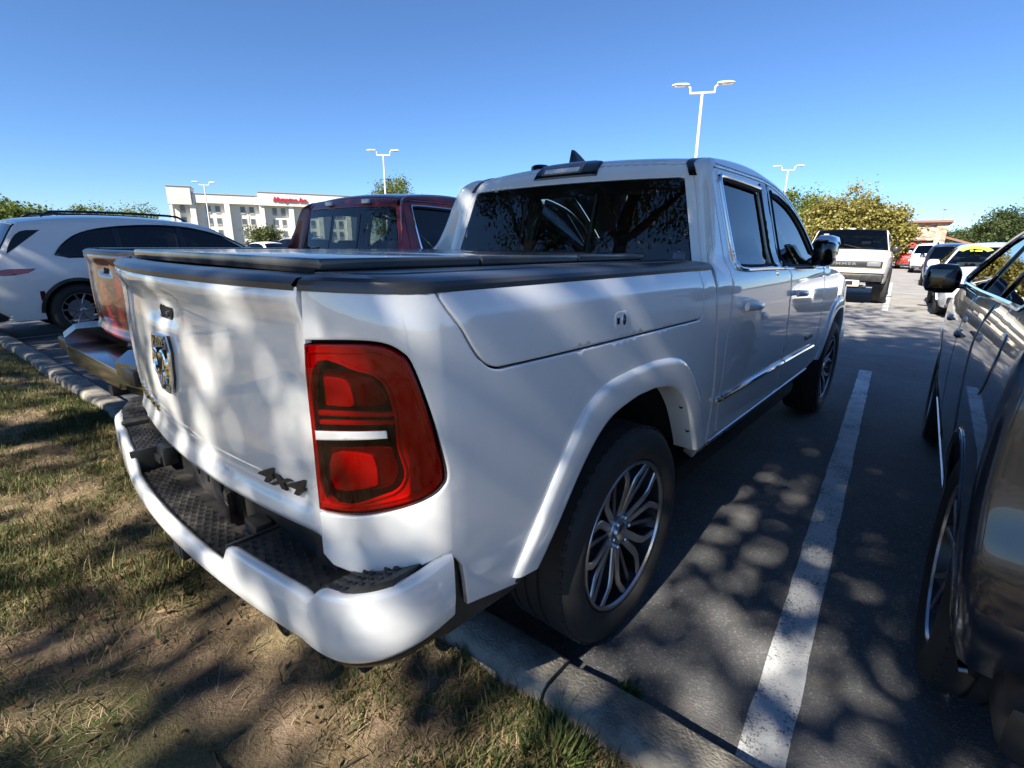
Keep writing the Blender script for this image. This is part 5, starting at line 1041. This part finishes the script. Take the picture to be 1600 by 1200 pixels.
far_tree('yellowish_tree', 'tallest of the three yellowish trees behind the beige off-roader', 9.1, 46, 5.1, 2.4, YG, 23, g1, .22, 190)
far_tree('yellowish_tree', 'middle yellowish tree behind the beige off-roader roof', 7.0, 46, 4.4, 2.0, YG, 24, g1, .22, 170)
far_tree('yellowish_tree', 'rightmost yellowish tree touching the stone building', 5.75, 46, 3.7, 1.6, YG, 25, g1, .30, 150)
g2 = 'dark trees behind the stone building'
for i, (az, D, top, r, lb) in enumerate(((.3, 95, 3.9, 2.6, 'small dark tree at the right end of the stone building'), (-1.3, 85, 4.3, 2.8, 'dark green tree above the white sedan roof'), (-2.1, 80, 5.3, 3.0, 'tall dark green tree in the right background'), (-3.3, 84, 4.6, 2.8, 'dark green tree at the right edge of the picture'))): far_tree('dark_tree', lb, az, D, top, r, OG if i % 2 else DG2, 31 + i, g2, .15, 170, 100, .26)
g3 = 'row of trees beyond the white SUV'
for i, (az, D, top, r, cl, lb) in enumerate(((88.5, 60, 4.9, 3.0, OG, 'tall dull green tree at the left edge of the picture'), (86.2, 58, 4.1, 2.6, LG, 'light green tree second from the left edge'), (84.4, 60, 4.0, 2.6, LG, 'bright green tree above the white SUV tail'), (82.6, 62, 3.2, 2.4, OG, 'lower green tree above the white SUV roof rail'), (78.9, 80, 4.7, 3.2, LG, 'rounded light green tree left of the hotel'), (76.6, 84, 4.7, 3.2, LG, 'green tree touching the left end of the hotel'), (80.8, 82, 3.2, 2.6, OG, 'low tree in the gap left of the hotel'))): far_tree('background_tree', lb, az, D, top, r, cl, 41 + i, g3, .2, 160, 100, .25)
far_tree('background_tree', 'round light green tree above the red pickup roof', 53.4, 62, 8.2, 2.7, LG, 55, 'tree beyond the red pickup', .25, 150)
far_tree('small_tree', 'small olive green tree in front of the hotel facade', 66.4, 60, 2.9, 1.6, OG, 56, 'small trees by the hotel', .2, 70)

# ------------------------------------------------------------------ lamp posts
pm('postwhite', (.55, .55, .53), .5)
def lamp_post(az, D, H, arm_az, label, thin=1):
    x, y = polar(az, D); T = thing('lamp_post', label, 'lamp post', (x, y, 0), R(arm_az), 'twin-headed white car park lamps')
    m = MB(); m.lathe([(-.1, .22), (.55, .22), (.6, .2), (.6, .0)], 16, 'z'); m.build('base', 'concrete', T)
    m = MB(); m.tube([(0, 0, .5), (0, 0, H)], [.085 * thin, .065 * thin], 12); m.build('pole', 'postwhite', T)
    m = MB(); m.tube([(-.55, 0, H - .02), (.55, 0, H - .02)], .055, 8); m.build('cross_arm', 'postwhite', T)
    for s in (-1, 1):
        m = MB(); m.tube([(s * .52, 0, H - .02), (s * .54, 0, H + .22), (s * .68, 0, H + .30)], .045, 8); hd = m.build('arm', 'postwhite', T)
        m = MB(); m.loft([[(s * q, w * math.cos(a), H + .33 + hh * math.sin(a) * (1 if math.sin(a) > 0 else .45)) for a in np.linspace(0, 2 * math.pi, 13)[:-1]] for q, w, hh in ((.60, .08, .06), (.72, .15, .09), (1.1, .17, .10), (1.32, .13, .06), (1.36, .06, .03))]); recalc(m.build('lamp_head', 'postwhite', hd, True, 50))
        m = MB(); m.box((s * 1.02, 0, H + .285), (.42, .22, .01)); m.build('lamp_lens', 'whitelamp', hd)
lamp_post(22.55, 27, 8.15, 28, 'nearest tall white twin-headed lamp post above the pickup cab')
lamp_post(14.2, 57, 8.35, 25, 'white twin-headed lamp post right of the pickup cab roof')
lamp_post(54.35, 46, 8.35, 42, 'white twin-headed lamp post above the red pickup')
lamp_post(70.8, 78, 8.2, 60, 'white twin-headed lamp post in front of the hotel')
lamp_post(4.85, 120, 8.3, 20, 'distant small twin-headed lamp post over the yellowish trees')
x, y = polar(2.05, 78); T = thing('thin_pole', 'thin grey pole standing before the stone building', 'pole', (x, y, 0)); m = MB(); m.tube([(0, 0, 0), (.05, 0, 5.6)], .05, 8); m.build('pole', 'silver', T); m = MB(); m.box((.05, 0, 5.65), (.3, .12, .1), None, .03); m.build('pole_head', 'hdark', T)
x, y = polar(5.3, 60); T = thing('white_post', 'short white post at the left end of the stone building', 'post', (x, y, 0)); m = MB(); m.tube([(0, 0, 0), (.0, 0, 2.1)], .07, 8); m.build('post', 'postwhite', T); m = MB(); m.lathe([(0, .11), (.1, .12), (.18, 0)], 10, 'z', (0, 0, 2.1)); m.build('post_cap', 'postwhite', T)
x, y = polar(67.4, 60); T = thing('sign_pole', 'thin brown pole with a small cross piece before the hotel', 'pole', (x, y, 0)); m = MB(); m.tube([(0, 0, 0), (0, 0, 4.2)], .035, 6); m.box((0, 0, 4.2), (.5, .08, .08)); m.build('pole', 'twig', T)

# ------------------------------------------------------------------ hotel
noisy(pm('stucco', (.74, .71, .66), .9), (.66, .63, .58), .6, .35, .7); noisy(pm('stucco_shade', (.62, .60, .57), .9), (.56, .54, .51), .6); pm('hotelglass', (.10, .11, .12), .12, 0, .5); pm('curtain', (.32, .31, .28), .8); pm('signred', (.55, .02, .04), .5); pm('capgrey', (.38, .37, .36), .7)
D = 140; hx, hy = polar(66.3, D); HT = thing('hotel', 'white five-storey hotel with pilasters and red script sign', 'hotel', (hx, hy, 0), R(66.3))
# local: x to the right along the facade, -y towards the camera
def hb(nm, x0, x1, y0, y1, z0, z1, mt, par=None): m = MB(); m.box(((x0 + x1) / 2, (y0 + y1) / 2, (z0 + z1) / 2), (x1 - x0, y1 - y0, z1 - z0)); return m.build(nm, mt, par or HT, False)
TOP = 11.6; xl, xr = -18.0, 26.0
hb('main_wall', xl, xr, 0, 14, -.5, TOP, 'stucco')
hb('parapet', xl + 4.3, xr, -1.15, -.02, TOP - 1.9, TOP + .0, 'stucco'); hb('parapet_cap', xl + 4.3, xr, -1.3, .3, TOP + .02, TOP + .2, 'capgrey')
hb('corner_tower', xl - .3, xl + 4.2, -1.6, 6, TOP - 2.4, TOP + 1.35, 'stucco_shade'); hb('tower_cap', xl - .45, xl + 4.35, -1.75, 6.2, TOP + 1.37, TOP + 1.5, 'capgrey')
hb('sign_wall', -.4, xr, -1.5, 4, TOP - 2.0, TOP + .9, 'stucco'); hb('sign_wall_cap', -.55, xr, -1.65, 4.2, TOP + .92, TOP + 1.05, 'capgrey')
m = MB(); m.lathe([(-.5, .45), (TOP - 2.4, .45)], 20, 'z', (xl + .3, -1.1, 0)); m.build('column', 'stucco', HT)
pil = [xl + 4.2, -7.0, .2, 6.6, 13.2, 19.8]
for px in pil: hb('pilaster', px - .55, px + .55, -1.15, -.02, -.5, TOP - 1.92, 'stucco')
for a, b in zip([xl] + pil, pil + [xr]):
    c = (a + b) / 2 + (.5 if a > xl else 1.0)
    for fl in range(4):
        z0 = TOP - 4.15 - fl * 2.62
        for dx in (-.95, .95):
            if a == xl and dx > 0: continue
            f = hb('window', c + dx - .52, c + dx + .52, -.10, .02, z0, z0 + 1.75, 'capgrey'); hb('pane', c + dx - .44, c + dx + .44, -.13, -.101, z0 + .5, z0 + 1.68, 'hotelglass', f); hb('pane', c + dx - .44, c + dx + .44, -.13, -.101, z0 + .06, z0 + .44, 'curtain', f)
text_mesh('sign_lettering', 'Hampton Inn', 1.45, .12, 'signred', HT, frame_mx((6.4, -1.66, TOP - .55), (1, 0, 0), (0, 0, 1)), .32, .035, .95)
# ------------------------------------------------------------------ stone restaurant
m_ = pm('stone', (.34, .25, .18), .9); t_ = NT(m_); b_ = m_.node_tree.nodes['Principled BSDF']; tc = t_.n('ShaderNodeTexCoord'); mp = t_.n('ShaderNodeMapping'); mp.inputs['Scale'].default_value = (1, 1, 2.2); t_.l(tc.outputs['Object'], mp.inputs[0]); vo = t_.n('ShaderNodeTexVoronoi', Scale=2.6); t_.l(mp.outputs[0], vo.inputs['Vector'])
xs_ = t_.n('ShaderNodeSeparateColor'); t_.l(vo.outputs['Color'], xs_.inputs[0]); r1 = ramp(xs_.outputs[0], .1, .9, (.24, .15, .11), (.52, .42, .31)); t_.l(r1.outputs[0], b_.inputs['Base Color']); bp = t_.n('ShaderNodeBump', Strength=.5, Distance=.03); t_.l(vo.outputs['Distance'], bp.inputs['Height']); t_.l(bp.outputs[0], b_.inputs['Normal'])
noisy(pm('brownwood', (.16, .10, .075), .8), (.10, .065, .05), 3); pm('roofbrown', (.22, .11, .075), .8); pm('letterred', (.62, .02, .02), .5)
rx, ry = polar(3.0, 78); RS = thing('stone_restaurant', 'low stone-faced building with brown roof and red lettering', 'building', (rx, ry, 0), R(3.0))
def rb_(nm, x0, x1, y0, y1, z0, z1, mt, par=None): m = MB(); m.box(((x0 + x1) / 2, (y0 + y1) / 2, (z0 + z1) / 2), (x1 - x0, y1 - y0, z1 - z0)); return m.build(nm, mt, par or RS, False)
rb_('stone_pier', .95, 1.95, -.25, 5, -.2, 4.25, 'stone'); rb_('stone_pier', -3.6, -2.0, -.3, 5, -.2, 2.55, 'stone'); rb_('stone_wall', -2.0, .95, -.1, 5, 2.3, 4.25, 'stone'); rb_('boarded_front', -2.0, .95, .4, 5, -.2, 2.3, 'brownwood')
rb_('roof_edge', -2.6, 2.35, -.7, 6, 4.26, 4.5, 'roofbrown'); rb_('roof_soffit', -2.4, 2.2, -.55, 5.8, 4.12, 4.25, 'brownwood'); rb_('side_wall', -11, -3.6, .5, 7, -.2, 2.9, 'stone'); rb_('right_wall', 1.95, 8, .6, 7, -.2, 2.0, 'brownwood')
m = MB(); m.prism([(1.96, 2.75), (6.5, 1.35), (6.5, 1.15), (1.96, 2.5)], lambda a, b: (a, -.6, b), lambda a, b: (a, 6, b)); m.build('lean_to_roof', 'roofbrown', RS, False)
for i, ch in enumerate(('B', 'B')): text_mesh('sign_letter', ch, 1.0, .06, 'letterred', RS, frame_mx((-1.0 + i * 1.0, .33, 1.55), (1, 0, 0), (0, 0, 1)), .2, .10)

# ------------------------------------------------------------------ fallen leaves on the lawn
n = 900; uu_ = rng.uniform(-4, 2.6, n); vv_ = rng.uniform(-1.7, -.2, n); px_, py_ = uu_ * math.cos(PHI) - vv_ * math.sin(PHI), .838 + uu_ * math.sin(PHI) + vv_ * math.cos(PHI); pz_ = lawn_z(uu_, vv_) + rng.uniform(.006, .03, n)
c_ = np.stack([px_, py_, pz_], 1); an = rng.uniform(0, 6.28, n); a_ = np.stack([np.cos(an), np.sin(an), rng.normal(0, .25, n)], 1); b_v = np.stack([-np.sin(an), np.cos(an), rng.normal(0, .35, n)], 1); sz = rng.uniform(.008, .022, n)[:, None]
V = np.stack([c_ - a_ * sz, c_ + b_v * sz * .45, c_ + a_ * sz, c_ - b_v * sz * .45], 1).reshape(-1, 3); g = rng.random((n, 1)); C = np.array([[.12, .07, .035]]) * (1 - g) + np.array([[.38, .25, .13]]) * g
tag(quick_mesh('leaf_litter', V, np.arange(n)[:, None] * 4 + [0, 1, 2, 3], 'blade', np.repeat(C, 4, 0)), 'small dry brown leaves scattered over the lawn strip', 'leaf litter', kind='stuff')
